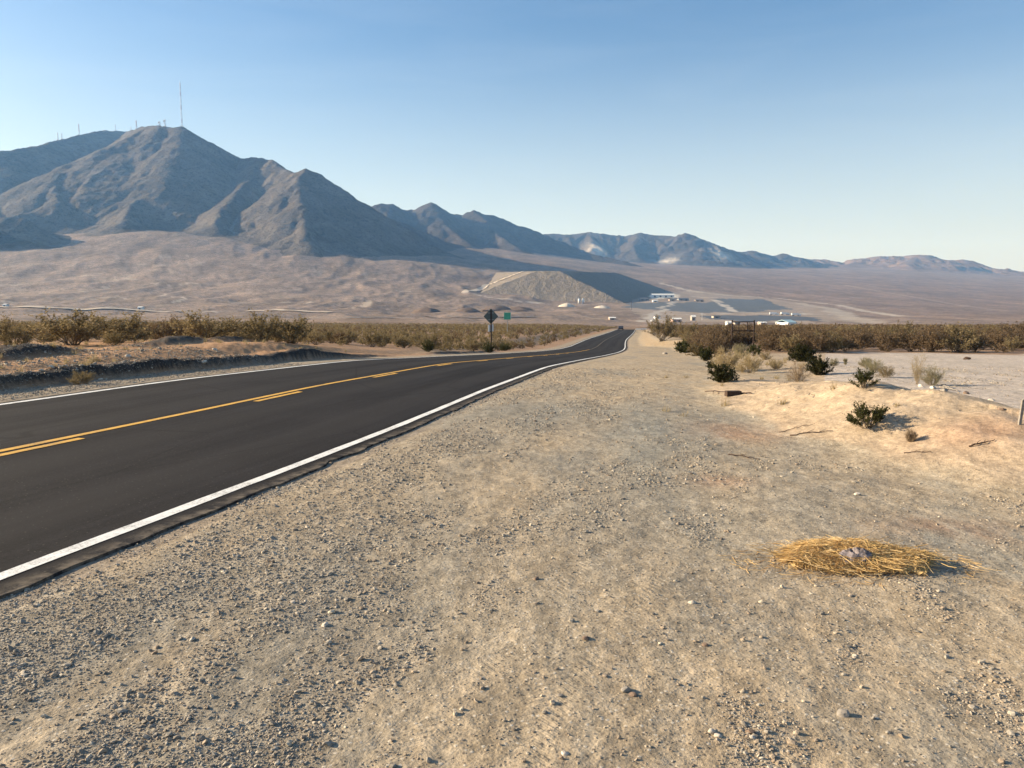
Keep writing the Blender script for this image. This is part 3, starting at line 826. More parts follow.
def mountain(name, label, x0, x1, y0, y1, cell, ridges, mat, seed, gully=70., gamp=26., warp=40., rough=1.0, quarry=None):
    nx = int((x1 - x0) / cell) + 1; ny = int((y1 - y0) / cell) + 1
    gx, gy = np.meshgrid(np.linspace(x0, x1, nx), np.linspace(y0, y1, ny), indexing='ij')
    h = ridge_field(gx, gy, ridges, seed, gully, gamp, warp)
    h = h + rough * (7 * fbm(gx / 75, gy / 75, 4, seed + 20) + 5 * (ridged(gx / 38, gy / 38, 3, seed + 22) - .75) + 3.5 * fbm(gx / 20, gy / 20, 3, seed + 21))
    zb = natural(gx.ravel(), gy.ravel()).reshape(gx.shape) + far_relief(gx, gy)
    foot = h - zb                                    # talus: ease the slope out at the foot
    h = np.where(foot < 40, zb + np.where(foot > -40, (foot + 40) ** 2 / 160, 0) - 4, h)
    keep = (foot > -46)
    idx = np.full(gx.shape, -1); kk = keep.copy()
    kk[1:] |= keep[:-1]; kk[:-1] |= keep[1:]; kk[:, 1:] |= keep[:, :-1]; kk[:, :-1] |= keep[:, 1:]
    idx[kk] = np.arange(kk.sum())
    V_ = np.stack([gx[kk], gy[kk], h[kk]], 1)
    a, b, c, d = idx[:-1, :-1], idx[1:, :-1], idx[1:, 1:], idx[:-1, 1:]
    ok = (a >= 0) & (b >= 0) & (c >= 0) & (d >= 0)
    o = np_obj(name, V_, np.stack([a[ok], b[ok], c[ok], d[ok]], 1), None, mat, True)
    tag(o, label, 'mountain', None, 'structure')
    if quarry is not None:
        qp, qr = quarry
        pt_attr(o.data, 'quarry', sum(np.exp(-((V_[:, 0] - p[0]) ** 2 / r[0] ** 2 + (V_[:, 1] - p[1]) ** 2 / r[1] ** 2)) for p, r in zip(qp, qr)).clip(0, 1))
    print(name, len(V_), time.time() - T0)
    return o, (gx, gy, h)


def rl(pts): return [at(u, v, d) for u, v, d in pts]


main_ridges = [
    (rl([(-330, 205, 1750), (-200, 185, 2050), (-100, 170, 2280), (0, 151, 2520), (32, 146, 2680), (67, 139, 2900), (97, 131, 3120), (115, 131, 3260), (134, 131, 3400)]), .60, .7),
    (rl([(134, 131, 3250), (147, 126, 2720), (160, 125, 2660), (172, 127, 2660), (182, 126, 2660), (192, 134, 2680), (207, 141, 2720), (228, 152, 2760), (240, 158, 2740)]), .78, .6),
    (rl([(0, 151, 2520), (-20, 175, 2330), (-38, 205, 2130)]), .6, .7),
    (rl([(60, 140, 2850), (38, 166, 2560), (10, 190, 2330), (-10, 210, 2100)]), .72, .7),
    (rl([(147, 126, 2700), (128, 137, 2600), (103, 150, 2500), (66, 165, 2400), (56, 180, 2290), (58, 200, 2150)]), .66, .6),
    (rl([(182, 126, 2660), (181, 140, 2570), (172, 157, 2460), (140, 176, 2360), (98, 196, 2240), (60, 206, 2140), (15, 216, 2020)]), .70, .6),
    (rl([(240, 158, 2740), (222, 164, 2600), (182, 177, 2430), (146, 191, 2280), (132, 203, 2160), (122, 222, 1990)]), .70, .6),
    (rl([(240, 158, 2740), (256, 157, 2660), (272, 160, 2580), (284, 168, 2520), (296, 173, 2450), (306, 169, 2400), (315, 171, 2410), (328, 181, 2480), (345, 194, 2560), (368, 207, 2680), (388, 217, 2780), (431, 235, 3060), (468, 249, 3260), (505, 261, 3460)]), .76, .4),
    (rl([(262, 157, 2640), (246, 180, 2420), (228, 200, 2230), (214, 222, 2020)]), .68, .7),
    (rl([(306, 169, 2400), (297, 182, 2280), (300, 203, 2110), (306, 227, 1960), (302, 243, 1850)]), .64, .7),
]
mtn, mg = mountain('mountain', 'tall brown mountain with radio masts along its summit', -2900, 60, 1650, 3700, 6.5, main_ridges, M['rock'], 200, 75, 17, 18, .8)
small = [(rl([(-80, 222, 1860), (-40, 216, 1850), (5, 216, 1850), (22, 218, 1860), (40, 227, 1890), (58, 236, 1930)]), .66, .5)]
mountain('hill', 'small dark foothill at the foot of the tall mountain', -1700, -1000, 1780, 2200, 5, small, M['rock'], 230, 50, 12, 12, .5)

ridge2 = [
    (rl([(330, 222, 3500), (370, 207, 3600), (381, 203, 3620), (391, 203, 3640), (401, 210, 3700), (413, 209, 3720), (423, 205, 3700), (431, 202, 3700), (441, 208, 3760), (451, 214, 3820), (463, 214, 3840), (475, 210, 3840), (485, 214, 3900), (493, 215, 3940), (512, 223, 4020), (535, 231, 4150), (560, 241, 4250), (585, 251, 4500), (610, 262, 4620)]), .72, .6),
    (rl([(391, 203, 3640), (385, 222, 3420), (372, 240, 3200)]), .6, .7),
    (rl([(431, 202, 3700), (440, 218, 3560), (455, 232, 3420), (470, 244, 3250)]), .62, .7),
    (rl([(475, 210, 3840), (486, 222, 3700), (500, 236, 3520), (516, 246, 3350)]), .60, .7),
    (rl([(512, 223, 4020), (545, 240, 3820), (585, 252, 3700), (625, 261, 3600)]), .55, .7),
]
mountain('mountain_ridge', 'dark jagged ridge behind the tall mountain, sloping down to the right', -1050, 620, 3000, 4750, 8, ridge2, M['rock2'], 312, 95, 20, 16, 1.0, ([(0, 0)], [(1, 1)]))
ridge3 = [
    (rl([(500, 242, 5300), (544, 234, 5200), (575, 234, 5200), (589, 232, 5200), (605, 234, 5200), (624, 236, 5200), (640, 232.5, 5150), (652, 235, 5150), (673, 236, 5100), (686, 233, 5050), (696, 238, 5150), (706, 242, 5250), (730, 250.5, 5450), (741, 252, 5500), (752, 250.5, 5500), (772, 256, 5600), (785, 253.5, 5600), (800, 259, 5700), (830, 264, 5800)]), .5, .9),
    (rl([(589, 232, 5200), (594, 245, 4900), (585, 255, 4600)]), .55, .7),
    (rl([(640, 232.5, 5150), (632, 246, 4850), (640, 258, 4600)]), .52, .7),
    (rl([(652, 235, 5150), (668, 246, 4900), (690, 256, 4750), (710, 264, 4650)]), .5, .7),
    (rl([(686, 233, 5050), (700, 247, 4950), (722, 259, 4850)]), .5, .7),
]
qc = [at(597, 246, 4790), at(668, 262, 4650), at(722, 262, 4750)]
mountain('far_mountains', 'blue-grey mountains beyond the valley with a pale quarry scar', -350, 2500, 4200, 6300, 10, ridge3, M['rock2'], 400, 120, 34, 35, 1.1, (qc, [(55, 150), (60, 70), (60, 80)]))
ridge4 = [
    (rl([(740, 262, 6000), (768, 257, 6050), (783, 255, 6050), (800, 260, 6150), (818, 259, 6150), (838, 263, 6250), (860, 258.5, 6200), (880, 256, 6200), (900, 256, 6200), (915, 254.5, 6200), (938, 261, 6250), (960, 259.5, 6200), (975, 265, 6300), (988, 268.5, 6350), (1024, 273, 6400), (1080, 277, 6500), (1200, 270, 6600), (1330, 276, 6700)]), .30, 1),
    (rl([(915, 254.5, 6200), (905, 262, 5850), (915, 270, 5500)]), .32, .8),
    (rl([(960, 259.5, 6200), (975, 268, 5900), (970, 275, 5600)]), .34, .8),
    (rl([(1010, 271, 6300), (1010, 276, 5800)]), .36, .8),
    (rl([(860, 258.5, 6200), (842, 267, 5800)]), .3, .8),
]
mountain('hills', 'low reddish hills along the right horizon', 1500, 7500, 5100, 7200, 16, ridge4, M['rock3'], 500, 150, 34, 40, 1.0)

# ------------------------------------------------------------------ flat-topped waste rock hill
ztop = float(at(560, 271, 1500)[2])
gx, gy = np.meshgrid(np.arange(-260, 560, 4.0), np.arange(1200, 2150, 4.0), indexing='ij')
wxx = gx + 5 * fbm(gx / 60, gy / 60, 3, 601); wyy = gy + 5 * fbm(gx / 60, gy / 60, 3, 602)
ztop = ztop + .030 * np.clip(gy - 1500, 0, 420)
hh = np.full(gx.shape, 1.0) * ztop
cxx, cyy = at(560, 271, 1500)[:2]
for (qx, qy), (nx_, ny_), sl_ in (((cxx, cyy), (0, -1), .56), ((cxx, cyy), (.93, -.37), .43), ((cxx - 46, cyy), (-.98, -.2), .36), ((cxx, 1920), (0, 1), .4)):
    dd = (wxx - qx) * nx_ + (wyy - qy) * ny_
    hh = np.minimum(hh, ztop - sl_ * np.maximum(dd, 0) + np.where(dd > 0, 0, 4))
rillm = .8 * ridged(gx / 22, gy / 60, 3, 603)
zb = natural(gx.ravel(), gy.ravel()).reshape(gx.shape) + far_relief(gx, gy)
hh = np.minimum(hh, ztop + 1.2 * fbm(gx / 40, gy / 40, 3, 604)) + np.where(hh < ztop - 2, rillm * .6, 0)
mesa_g = (gx, gy, hh)
keep = hh > zb - 3
kk = keep.copy(); kk[1:] |= keep[:-1]; kk[:-1] |= keep[1:]; kk[:, 1:] |= keep[:, :-1]; kk[:, :-1] |= keep[:, 1:]
idx = np.full(gx.shape, -1); idx[kk] = np.arange(kk.sum())
a, b, c, d = idx[:-1, :-1], idx[1:, :-1], idx[1:, 1:], idx[:-1, 1:]; ok = (a >= 0) & (b >= 0) & (c >= 0) & (d >= 0)
mesa = np_obj('terraced_hill', np.stack([gx[kk], gy[kk], hh[kk]], 1), np.stack([a[ok], b[ok], c[ok], d[ok]], 1), None, M['mesa'], False)
tag(mesa, 'flat-topped hill of waste rock with one dark shaded flank', 'hill', None, 'structure')
from mathutils.bvhtree import BVHTree


def drape(name, label, uv, wid, mat, d0=600, cat='road', lift=.7, n=60, onto=None):
    P = np.array([hit(u, v, d0) for u, v in uv]); L = np.concatenate([[0], np.cumsum(np.hypot(*np.diff(P[:, :2], axis=0).T))])
    t = np.linspace(0, L[-1], n); x = np.interp(t, L, P[:, 0]); y = np.interp(t, L, P[:, 1])
    dx = np.gradient(x); dy = np.gradient(y); q_ = np.hypot(dx, dy); nx, ny = -dy / q_, dx / q_
    V_ = []
    for s_ in (-.5, -.17, .17, .5):
        X_ = x + nx * wid * s_; Y_ = y + ny * wid * s_
        V_.append(np.stack([X_, Y_, terrain(X_, Y_, False) + lift], 1))
    V_ = np.stack(V_, 1).reshape(-1, 3); i = np.arange(n - 1)[:, None]; j = np.arange(3)[None]
    o = np_obj(name, V_, np.stack(np.broadcast_arrays(i * 4 + j, i * 4 + j + 1, i * 4 + j + 5, i * 4 + j + 4), -1).reshape(-1, 4), None, mat)
    return tag(o, label, cat, None, 'structure')


def mesa_z(x, y):
    i_ = np.clip((x - mesa_g[0][0, 0]) / 4.0, 0, mesa_g[0].shape[0] - 2).astype(int); j_ = np.clip((y - mesa_g[1][0, 0]) / 4.0, 0, mesa_g[0].shape[1] - 2).astype(int)
    H4 = np.stack([mesa_g[2][i_ + p_, j_ + q_] for p_ in (0, 1) for q_ in (0, 1)]).max(0)
    return np.maximum(terrain(x, y, False), H4)


_c = [hit(463, 293.5, 600)[:2], hit(484, 288, 600)[:2], np.array([cxx - 150, cyy + 75]), np.array([cxx - 95, cyy + 95]), np.array([cxx - 52, cyy + 110]), np.array([cxx + 10, cyy + 120])]
_t = np.linspace(0, 5, 90); px2 = np.interp(_t, range(6), [q_[0] for q_ in _c]); py2 = np.interp(_t, range(6), [q_[1] for q_ in _c])
px2 = _smooth(px2, 6); py2 = _smooth(py2, 6); dx = np.gradient(px2); dy = np.gradient(py2); qq_ = np.hypot(dx, dy); rows_ = []
for s_ in (-.5, -.17, .17, .5): rows_.append(np.stack([px2 - dy / qq_ * 13 * s_, py2 + dx / qq_ * 13 * s_, mesa_z(px2 - dy / qq_ * 13 * s_, py2 + dx / qq_ * 13 * s_) + .6], 1))
V_ = np.stack(rows_, 1).reshape(-1, 3); i = np.arange(89)[:, None]; j = np.arange(3)[None]
tag(np_obj('haul_road', V_, np.stack(np.broadcast_arrays(i * 4 + j, i * 4 + j + 1, i * 4 + j + 5, i * 4 + j + 4), -1).reshape(-1, 4), None, M['pale_road']), 'pale dirt ramp climbing the left side of the flat-topped hill', 'road', None, 'structure')
drape('distant_road', 'pale road crossing the plain on the far left', [(-60, 307.5), (40, 308), (130, 309.5), (250, 311.5), (330, 313)], 9, M['pale_road'], 500, lift=1.0)
drape('distant_road', 'thin dark road behind the roadside signs', [(300, 319), (380, 318), (455, 317.5), (535, 317.5)], 10, M['grey_road'], 500, lift=.8)
print('far', time.time() - T0)

# ------------------------------------------------------------------ shrubs
def leaf_cloud(P, size, rg, flat=1.0):
    n = len(P)
    a = rg.normal(size=(n, 3)); a /= np.linalg.norm(a, axis=1)[:, None]
    b = rg.normal(size=(n, 3)); b -= (a * b).sum(1)[:, None] * a; b /= np.linalg.norm(b, axis=1)[:, None]
    s = size * rg.uniform(.55, 1.4, (n, 1))
    V_ = np.stack([P - a * s, P + b * s * .55, P + a * s, P - b * s * .55], 1).reshape(-1, 3)
    return V_, np.arange(4 * n).reshape(n, 4)


def shrub_data(seed, w, h, n_stem, n_twig, n_leaf, leaf, up=.5, open_=.25, thick=.006, strands=False, flop=0.0):
    """stems from one foot to an uneven dome, twigs off the stems, leaves round the twigs"""
    rg = np.random.default_rng(seed)
    tubes = []; tw = []
    for k in range(n_stem):
        phi = 2 * math.pi * (k + rg.uniform(-.4, .4)) / n_stem * 1.618 * 3
        el = (rg.uniform(0, 1) ** up)
        rr = w / 2 * math.sqrt(max(0, 1 - (el * .92) ** 2)) * rg.uniform(.72, 1.12); zz_ = h * (.18 + .82 * el) * rg.uniform(.78, 1.1)
        tip = np.array([rr * math.cos(phi), rr * math.sin(phi), zz_])
        mid = tip * np.array([.38, .38, .55]) + rg.normal(size=3) * np.array([.05, .05, .03]) * w
        foot = np.array([rg.normal() * .03 * w, rg.normal() * .03 * w, -.04])
        t = np.linspace(0, 1, 5)[:, None]
        C_ = (1 - t) ** 2 * foot + 2 * t * (1 - t) * mid + t * t * tip
        tubes.append((C_, thick * np.array([1.3, 1, .8, .55, .25])))
        for m in range(n_twig):
            tt = rg.uniform(open_, 1) ** .8
            p0 = (1 - tt) ** 2 * foot + 2 * tt * (1 - tt) * mid + tt * tt * tip
            dr = rg.normal(size=3) * .6 + (tip - foot) / (np.linalg.norm(tip - foot) + 1e-6) + np.array([0, 0, .35])
            dr /= np.linalg.norm(dr); L = rg.uniform(.10, .26) * (w + h) / 2
            p1 = p0 + dr * L; p1[2] = max(p1[2], .02)
            tw.append((p0, p1))
    sv, sf = [], []; off = 0
    for C_, R_ in tubes:
        d = C_[-1] - C_[0]; a = np.cross(d, (.3, .2, 1)); a /= np.linalg.norm(a); b = np.cross(d, a); b /= np.linalg.norm(b)
        for p, r in zip(C_, R_):
            for q_ in range(3): sv.append(p + r * (math.cos(q_ * 2.094) * a + math.sin(q_ * 2.094) * b))
        for i in range(4):
            for q_ in range(3): sf.append((off + i * 3 + q_, off + i * 3 + (q_ + 1) % 3, off + i * 3 + 3 + (q_ + 1) % 3, off + i * 3 + 3 + q_))
        off += 15
    st = []
    for p0, p1 in tw:
        d = p1 - p0; a = np.cross(d, rg.normal(size=3)); a /= (np.linalg.norm(a) + 1e-9); r = thick * .42
        sv += [p0 - a * r, p0 + a * r, p1]; st.append((off, off + 1, off + 2)); off += 3
        b = np.cross(d, a); b /= (np.linalg.norm(b) + 1e-9)
        sv += [p0 - b * r, p0 + b * r, p1]; st.append((off, off + 1, off + 2)); off += 3
    tw0 = np.array([t_[0] for t_ in tw]); tw1 = np.array([t_[1] for t_ in tw])
    wgt = rg.uniform(.2, 1.0, len(tw)); wgt /= wgt.sum()
    k = rg.choice(len(tw), n_leaf, p=wgt); t = rg.uniform(.15, 1.08, (n_leaf, 1))
    P = tw0[k] + t * (tw1[k] - tw0[k]) + rg.normal(size=(n_leaf, 3)) * .018 * (w + h) / 2
    P[:, 2] = np.maximum(P[:, 2], .01)
    if strands:
        d = (tw1 - tw0)[k]; d /= np.linalg.norm(d, axis=1)[:, None]; d = d * .7 + rg.normal(size=d.shape) * .28 + np.array([0, 0, .25]); d /= np.linalg.norm(d, axis=1)[:, None]
        a = np.cross(d, rg.normal(size=d.shape)); a /= np.linalg.norm(a, axis=1)[:, None]
        L = leaf * rg.uniform(2, 5, (n_leaf, 1)); wd = leaf * .16
        lv = np.stack([P - a * wd, P + a * wd, P + d * L], 1).reshape(-1, 3); lq = None; lt = np.arange(3 * n_leaf).reshape(-1, 3)
    else:
        lv, lq = leaf_cloud(P, leaf, rg); lt = None
    return (np.array(sv), sf, st), (lv, lq, lt)


def shrub_meshes(name, seed, mleaf, mstem, **kw):
    (sv, sf, st), (lv, lq, lt) = shrub_data(seed, **kw)
    return np_mesh('foliage', lv, lq, lt, M[mleaf]), np_mesh('stems', sv, sf, st, M[mstem])


def place_shrub(name, meshes, x, y, label, group=None, scale=(1, 1, 1), rz=0, cat='shrub', sink=.02):
    o = empty(name, (x, y, tz(x, y) - sink), rz); o.scale = scale
    link(bpy.data.objects.new('foliage', meshes[0]), o); link(bpy.data.objects.new('stems', meshes[1]), o)
    return tag(o, label, cat, group)


def upx(u, v, d, hit_near=None):
    a, b = ab(u, v)
    return a * d


# named shrubs in the open, each with its own look: (name, u, v foot, width px, height px, leaf, stem, kind, label)
def foot_at(u, v, d0=4.0):
    return hit(u, v, d0, 300)


NAMED = [
    ('creosote_bush', 868, 428, 40, 24, 'creosote_dark', 'stem', 'open', 'lone dark green creosote bush with bare forked stems low on the sandy slope'),
    ('creosote_bush', 864, 388, 26, 18, 'creosote_dark', 'stem', 'open', 'small dark green creosote bush on the sandy crest below the pale round shrubs'),
    ('creosote_bush', 722, 382, 30, 17, 'creosote_deep', 'stem', 'dense', 'low dense blackish green bush at the gravel edge beyond the dark wood block'),
    ('creosote_bush', 818, 375, 26, 18, 'creosote_deep', 'stem', 'dense', 'dark green bush on the crest directly right of the leafless grey-tan bush'),
    ('creosote_bush', 803, 362, 26, 15, 'creosote_deep', 'stem', 'dense', 'dark green bush just behind the leafless grey-tan bush on the crest'),
    ('dry_bush', 798, 381, 24, 19, 'dry_twig', 'stem_pale', 'twiggy', 'leafless grey-tan twiggy bush on the sandy crest'),
    ('sage_bush', 866, 367, 16, 9, 'sage', 'stem_pale', 'round', 'hindmost and smallest of the three pale round shrubs at the lot edge'),
    ('sage_bush', 874, 373, 20, 13, 'sage', 'stem_pale', 'round', 'middle of the three pale round shrubs at the lot edge'),
    ('sage_bush', 886, 377, 18, 12, 'creosote', 'stem_pale', 'round', 'greener front one of the three round shrubs at the lot edge'),
    ('dry_bush', 917, 384, 18, 31, 'straw_bush', 'stem_pale', 'plume', 'tall feathery tan dry plant standing by the white rubble'),
    ('sage_bush', 932, 385, 24, 19, 'sage', 'stem_pale', 'round', 'grey-green spreading shrub touching the white rubble'),
    ('rabbitbrush', 727, 371, 30, 21, 'straw_bush', 'stem_pale', 'round', 'large straw-coloured round shrub behind the low blackish bush'),
    ('rabbitbrush', 749, 373, 26, 19, 'straw_bush', 'stem_pale', 'round', 'straw-coloured shrub with a ragged right side next to the larger round one'),
    ('sage_bush', 740, 358, 17, 14, 'sage', 'stem_pale', 'round', 'pale grey-green dome shrub in front of the empty sign frame'),
    ('creosote_bush', 754, 356, 15, 11, 'creosote_dark', 'stem', 'open', 'small dark bush directly right of the pale grey-green dome shrub'),
    ('creosote_bush', 685, 353, 20, 11, 'creosote_dark', 'stem', 'dense', 'dark green bush at the pad edge, nearest the road of its row'),
    ('creosote_bush', 698, 356, 20, 12, 'creosote', 'stem', 'dense', 'olive bush in the middle of the row at the pad edge'),
    ('creosote_bush', 706, 361, 16, 13, 'creosote_dark', 'stem', 'dense', 'dark green bush at the near end of the row at the pad edge'),
    ('creosote_bush', 711, 368, 10, 7, 'creosote_deep', 'stem', 'dense', 'tiny blackish tuft on the gravel left of the straw-coloured shrub'),
    ('creosote_bush', 719, 350, 14, 11, 'creosote', 'stem', 'open', 'yellowish green bush between the pad-edge row and the pale dome shrub'),
    ('dry_bush', 911, 440, 11, 13, 'dry_twig', 'stem_pale', 'twiggy', 'small brittle grey twig tuft on the slope right of the lone creosote'),
    ('dry_bush', 716, 375, 9, 6, 'dry_twig', 'stem_pale', 'twiggy', 'tiny tan tuft tucked against the left of the blackish bush'),
    ('sage_bush', 834, 366, 10, 7, 'sage', 'stem_pale', 'round', 'tiny pale tuft at the lot edge right of the dark crest bushes'),
    ('sage_bush', 845, 365, 5, 6, 'sage', 'stem_pale', 'plume', 'tiny upright grey-green sprig at the lot edge'),
    ('dry_bush', 776, 369, 18, 10, 'straw_bush', 'stem_pale', 'twiggy', 'low straw-coloured tuft on the slope left of the dark crest bushes'),
    ('dry_bush', 765, 360, 14, 9, 'straw_bush', 'stem_pale', 'twiggy', 'sparse tan tuft below the right post of the empty sign frame'),
    ('tumbleweed', 82, 384, 24, 12, 'creosote', 'stem_pale', 'round', 'small green weed growing on the dark dirt windrow across the road'),
]
KIND = dict(
    open=dict(n_stem=30, n_twig=16, n_leaf=4600, leaf=.020, up=.50, open_=.50, thick=.007),
    dense=dict(n_stem=42, n_twig=18, n_leaf=8000, leaf=.021, up=.8, open_=.22, thick=.006),
    twiggy=dict(n_stem=40, n_twig=22, n_leaf=2200, leaf=.022, up=.7, open_=.12, thick=.005, strands=True),
    round=dict(n_stem=34, n_twig=18, n_leaf=4200, leaf=.020, up=.7, open_=.25, thick=.005, strands=True),
    plume=dict(n_stem=22, n_twig=20, n_leaf=2600, leaf=.022, up=.35, open_=.15, thick=.005, strands=True),
)
cache = {}
for n_, (nm, u, v, wp, hp, lf, st, kd, lab) in enumerate(NAMED):
    p = foot_at(u, v)
    d = p[1]; w_ = wp * d / F; h_ = hp * d / F
    kw = dict(KIND[kd]); kw['leaf'] *= max(w_, .35) / .9 * (1.0 if d < 20 else 1.15); kw['thick'] *= max(w_, .4)
    me = shrub_meshes(nm, 1000 + n_, lf, st, w=w_ * 1.02, h=h_, **kw)
    place_shrub(nm, me, p[0], p[1], lab)

# ---- creosote stands either side of the road
LIB = []
for k in range(5):
    LIB.append(dict(g=shrub_meshes('creosote_bush', 2000 + k, 'creosote', 'stem', w=1.55 + .12 * k, h=1.0, n_stem=26, n_twig=14, n_leaf=3800, leaf=.030, up=.62, open_=.3, thick=.010),
                    r=None))
for k in range(5):
    lf = LIB[k]['g'][0].copy(); lf.materials[0] = M['creosote_red']; LIB[k]['r'] = (lf, LIB[k]['g'][1])
dk = shrub_meshes('creosote_bush', 2100, 'creosote_dark', 'stem', w=1.9, h=1.0, n_stem=34, n_twig=16, n_leaf=5000, leaf=.034, up=.7, open_=.2, thick=.010)

BIG = [  # larger bushes that stand out: u, d, height px, width px, variant, label
    (72, 27, 30, 92, 'g', 'broad olive bush with bare grey stems, closest big one across the road'),
    (118, 31, 26, 80, 'g', 'wide yellow-green bush right behind the closest big one across the road'),
    (207, 30, 26, 66, 'g', 'dense rounded olive bush alone above the dark windrow, left of the twin bushes'),
    (262, 30, 26, 48, 'g', 'tall slim olive bush, left half of the twin bushes across the road'),
    (292, 31, 24, 56, 'g', 'wide olive bush, right half of the twin bushes across the road'),
    (12, 23, 26, 40, 'g', 'low olive bush at the left picture edge across the road'),
    (662, 98, 22, 34, 'g', 'big olive green bush on the sandy cut bank right of the distant road'),
    (688, 92, 16, 26, 'g', 'second olive green bush on the cut bank, right of the biggest one'),
    (428, 46, 12, 14, 'd', 'small dark green bush at the road edge well left of the diamond sign'),
    (489, 55, 11, 14, 'd', 'small dark green bush at the foot of the diamond sign'),
    (505, 66, 8, 14, 'd', 'low dark bush on the bank just right of the diamond sign'),
]
rb_ = random.Random(5)
placed = []
for u, d, hp, wp, kd, lab in BIG:
    x = float(ab(u, 340)[0] * d); h_ = hp * d / F; w_ = wp * d / F
    me = dk if kd == 'd' else LIB[rb_.randrange(5)]['g']
    w0 = 1.9 if kd == 'd' else 1.75
    place_shrub('creosote_bush', me, x, d, lab, None, (w_ / w0, w_ / w0, h_), rb_.uniform(0, 6))
    placed.append((x, d, w_ * .4))

cand = []
rg = np.random.default_rng(12)
# candidate places over the two scrub flats
N = 60000
cy = np.sqrt(rg.uniform(16 ** 2, 430 ** 2, N)); cx = rg.uniform(-.80, .80, N) * cy
s_c, l_c = road_sl(cx, cy)
ang_c = cx / cy
ok = np.zeros(N, bool)
left = (l_c < -W - 7.0) & (cy > 17); ok |= left
leftfar = (l_c < -W - 3.5) & (cy > 50); ok |= leftfar
right = (l_c > W + 6.5) & (cy > 44.5 + 11 * fbm(cx / 6, cy / 14, 3, 171)) & (ang_c > .15); ok |= right
ok |= (l_c > W + 6.5) & (cy > 110)
ok |= (l_c > W + 7) & (cy > 55)
dens = np.where(l_c < 0, np.interp(cy, [16, 24, 34, 60, 430], [.15, .75, 1, 1, 1]), 1.0)
uu_ = 512 + F * ang_c; ok &= ~((np.abs(uu_ - 742) < 20) & (cy < 60) & (l_c > 0))
ok &= rg.uniform(0, 1, N) < dens
# thin out to a minimum spacing
order = np.where(ok)[0]; order = order[np.argsort(cy[order])]
grid = {}; sel = []
for px_, py_, pr_ in placed: grid.setdefault((int(px_ // 2.5), int(py_ // 2.5)), []).append((px_, py_, pr_))
for k in order:
    x, y = cx[k], cy[k]
    sp = (1.15 if l_c[k] > 0 else 1.15) if y < 90 else (1.9 if y < 200 else 2.9)
    gi, gj = int(x // 2.5), int(y // 2.5); good = True
    for a_ in (-1, 0, 1):
        for b_ in (-1, 0, 1):
            for (px_, py_, pr_) in grid.get((gi + a_, gj + b_), ()):
                if (px_ - x) ** 2 + (py_ - y) ** 2 < (sp + pr_) ** 2: good = False; break
    if good: sel.append(k); grid.setdefault((gi, gj), []).append((x, y, 0))
sel = np.array(sel); print('scrub places', len(sel), time.time() - T0)
sx, sy, sll = cx[sel], cy[sel], l_c[sel]
sh = np.where(sll > 0, np.where(sy < 52, .95, 1.0) * rg.triangular(.45, 1.15, 1.70, len(sel)), rg.triangular(.40, .68, 1.08, len(sel)))
sh = np.where((sll < 0) & (sy < 24), sh * .7, sh)
sz = terrain(sx, sy, False)
inv = np.abs((sx / sy)) < .73
app = np.where(inv, sh / sy, 0)
nl_ = np.argsort(-app * (sll < 0))[:135]; nr_ = np.argsort(-app * (sll > 0))[:145]
ind = np.concatenate([nl_, nr_])
for k in ind:
    redw = .82 if sll[k] > 0 else .22
    kind = 'r' if rb_.random() < redw else 'g'
    me = LIB[rb_.randrange(5)][kind]; w_ = sh[k] * rb_.uniform(.85, 1.2)
    o = empty('creosote_bush', (sx[k], sy[k], sz[k] - .03), rb_.uniform(0, 6.28)); o.scale = (w_ * .95, w_ * .95, sh[k])
    link(bpy.data.objects.new('foliage', me[0]), o); link(bpy.data.objects.new('stems', me[1]), o)
    if sll[k] > 0: tag(o, 'brownish creosote bush in the dense belt beyond the pale lot and sandy mound', 'shrub', 'creosote bushes right of the road')
    else: tag(o, 'olive-brown creosote bush on the scrub flat across the road', 'shrub', 'creosote bushes across the road')
rest = np.setdiff1d(np.arange(len(sel)), ind)
# everything further is one mass of scrub: small leaf clusters, coarser with distance
tv = []; tq = []; tc = []; off = 0
tmpl = {}
for lev, (nlf, ls) in enumerate(((420, .075), (130, .13), (46, .22))):
    for k in range(4):
        _, (lv, lq, lt) = shrub_data(3000 + lev * 10 + k, 1.6, 1.0, 18, 6, nlf, ls, .62, .3)
        tmpl[(lev, k)] = lv.reshape(-1, 4, 3)
for k in rest:
    if abs(sx[k] / sy[k]) > .82: continue
    lev = 0 if sy[k] < 95 else (1 if sy[k] < 190 else 2)
    t_ = tmpl[(lev, rb_.randrange(4))]; a_ = rb_.uniform(0, 6.28); c_, s_ = math.cos(a_), math.sin(a_); h_ = sh[k]; w_ = h_ * rb_.uniform(.8, 1.15)
    P = np.stack([(t_[..., 0] * c_ - t_[..., 1] * s_) * w_ + sx[k], (t_[..., 0] * s_ + t_[..., 1] * c_) * w_ + sy[k], t_[..., 2] * h_ + sz[k] - .03], -1)
    tv.append(P.reshape(-1, 3))
    tc.append(np.full(len(t_), 1 if rb_.random() < (  .8 if sll[k] > 0 else .25) else 0))
tv = np.concatenate(tv); tc = np.concatenate(tc)
sc = np_obj('scrub', tv, np.arange(len(tv)).reshape(-1, 4), None, M['creosote'])
sc.data.materials.append(M['creosote_red']); sc.data.polygons.foreach_set('material_index', tc.astype(np.int32))
tag(sc, 'mass of olive and rust brown desert scrub reaching back to the valley', 'scrub', None, 'stuff')
print('scrub', len(tv) // 4, time.time() - T0)

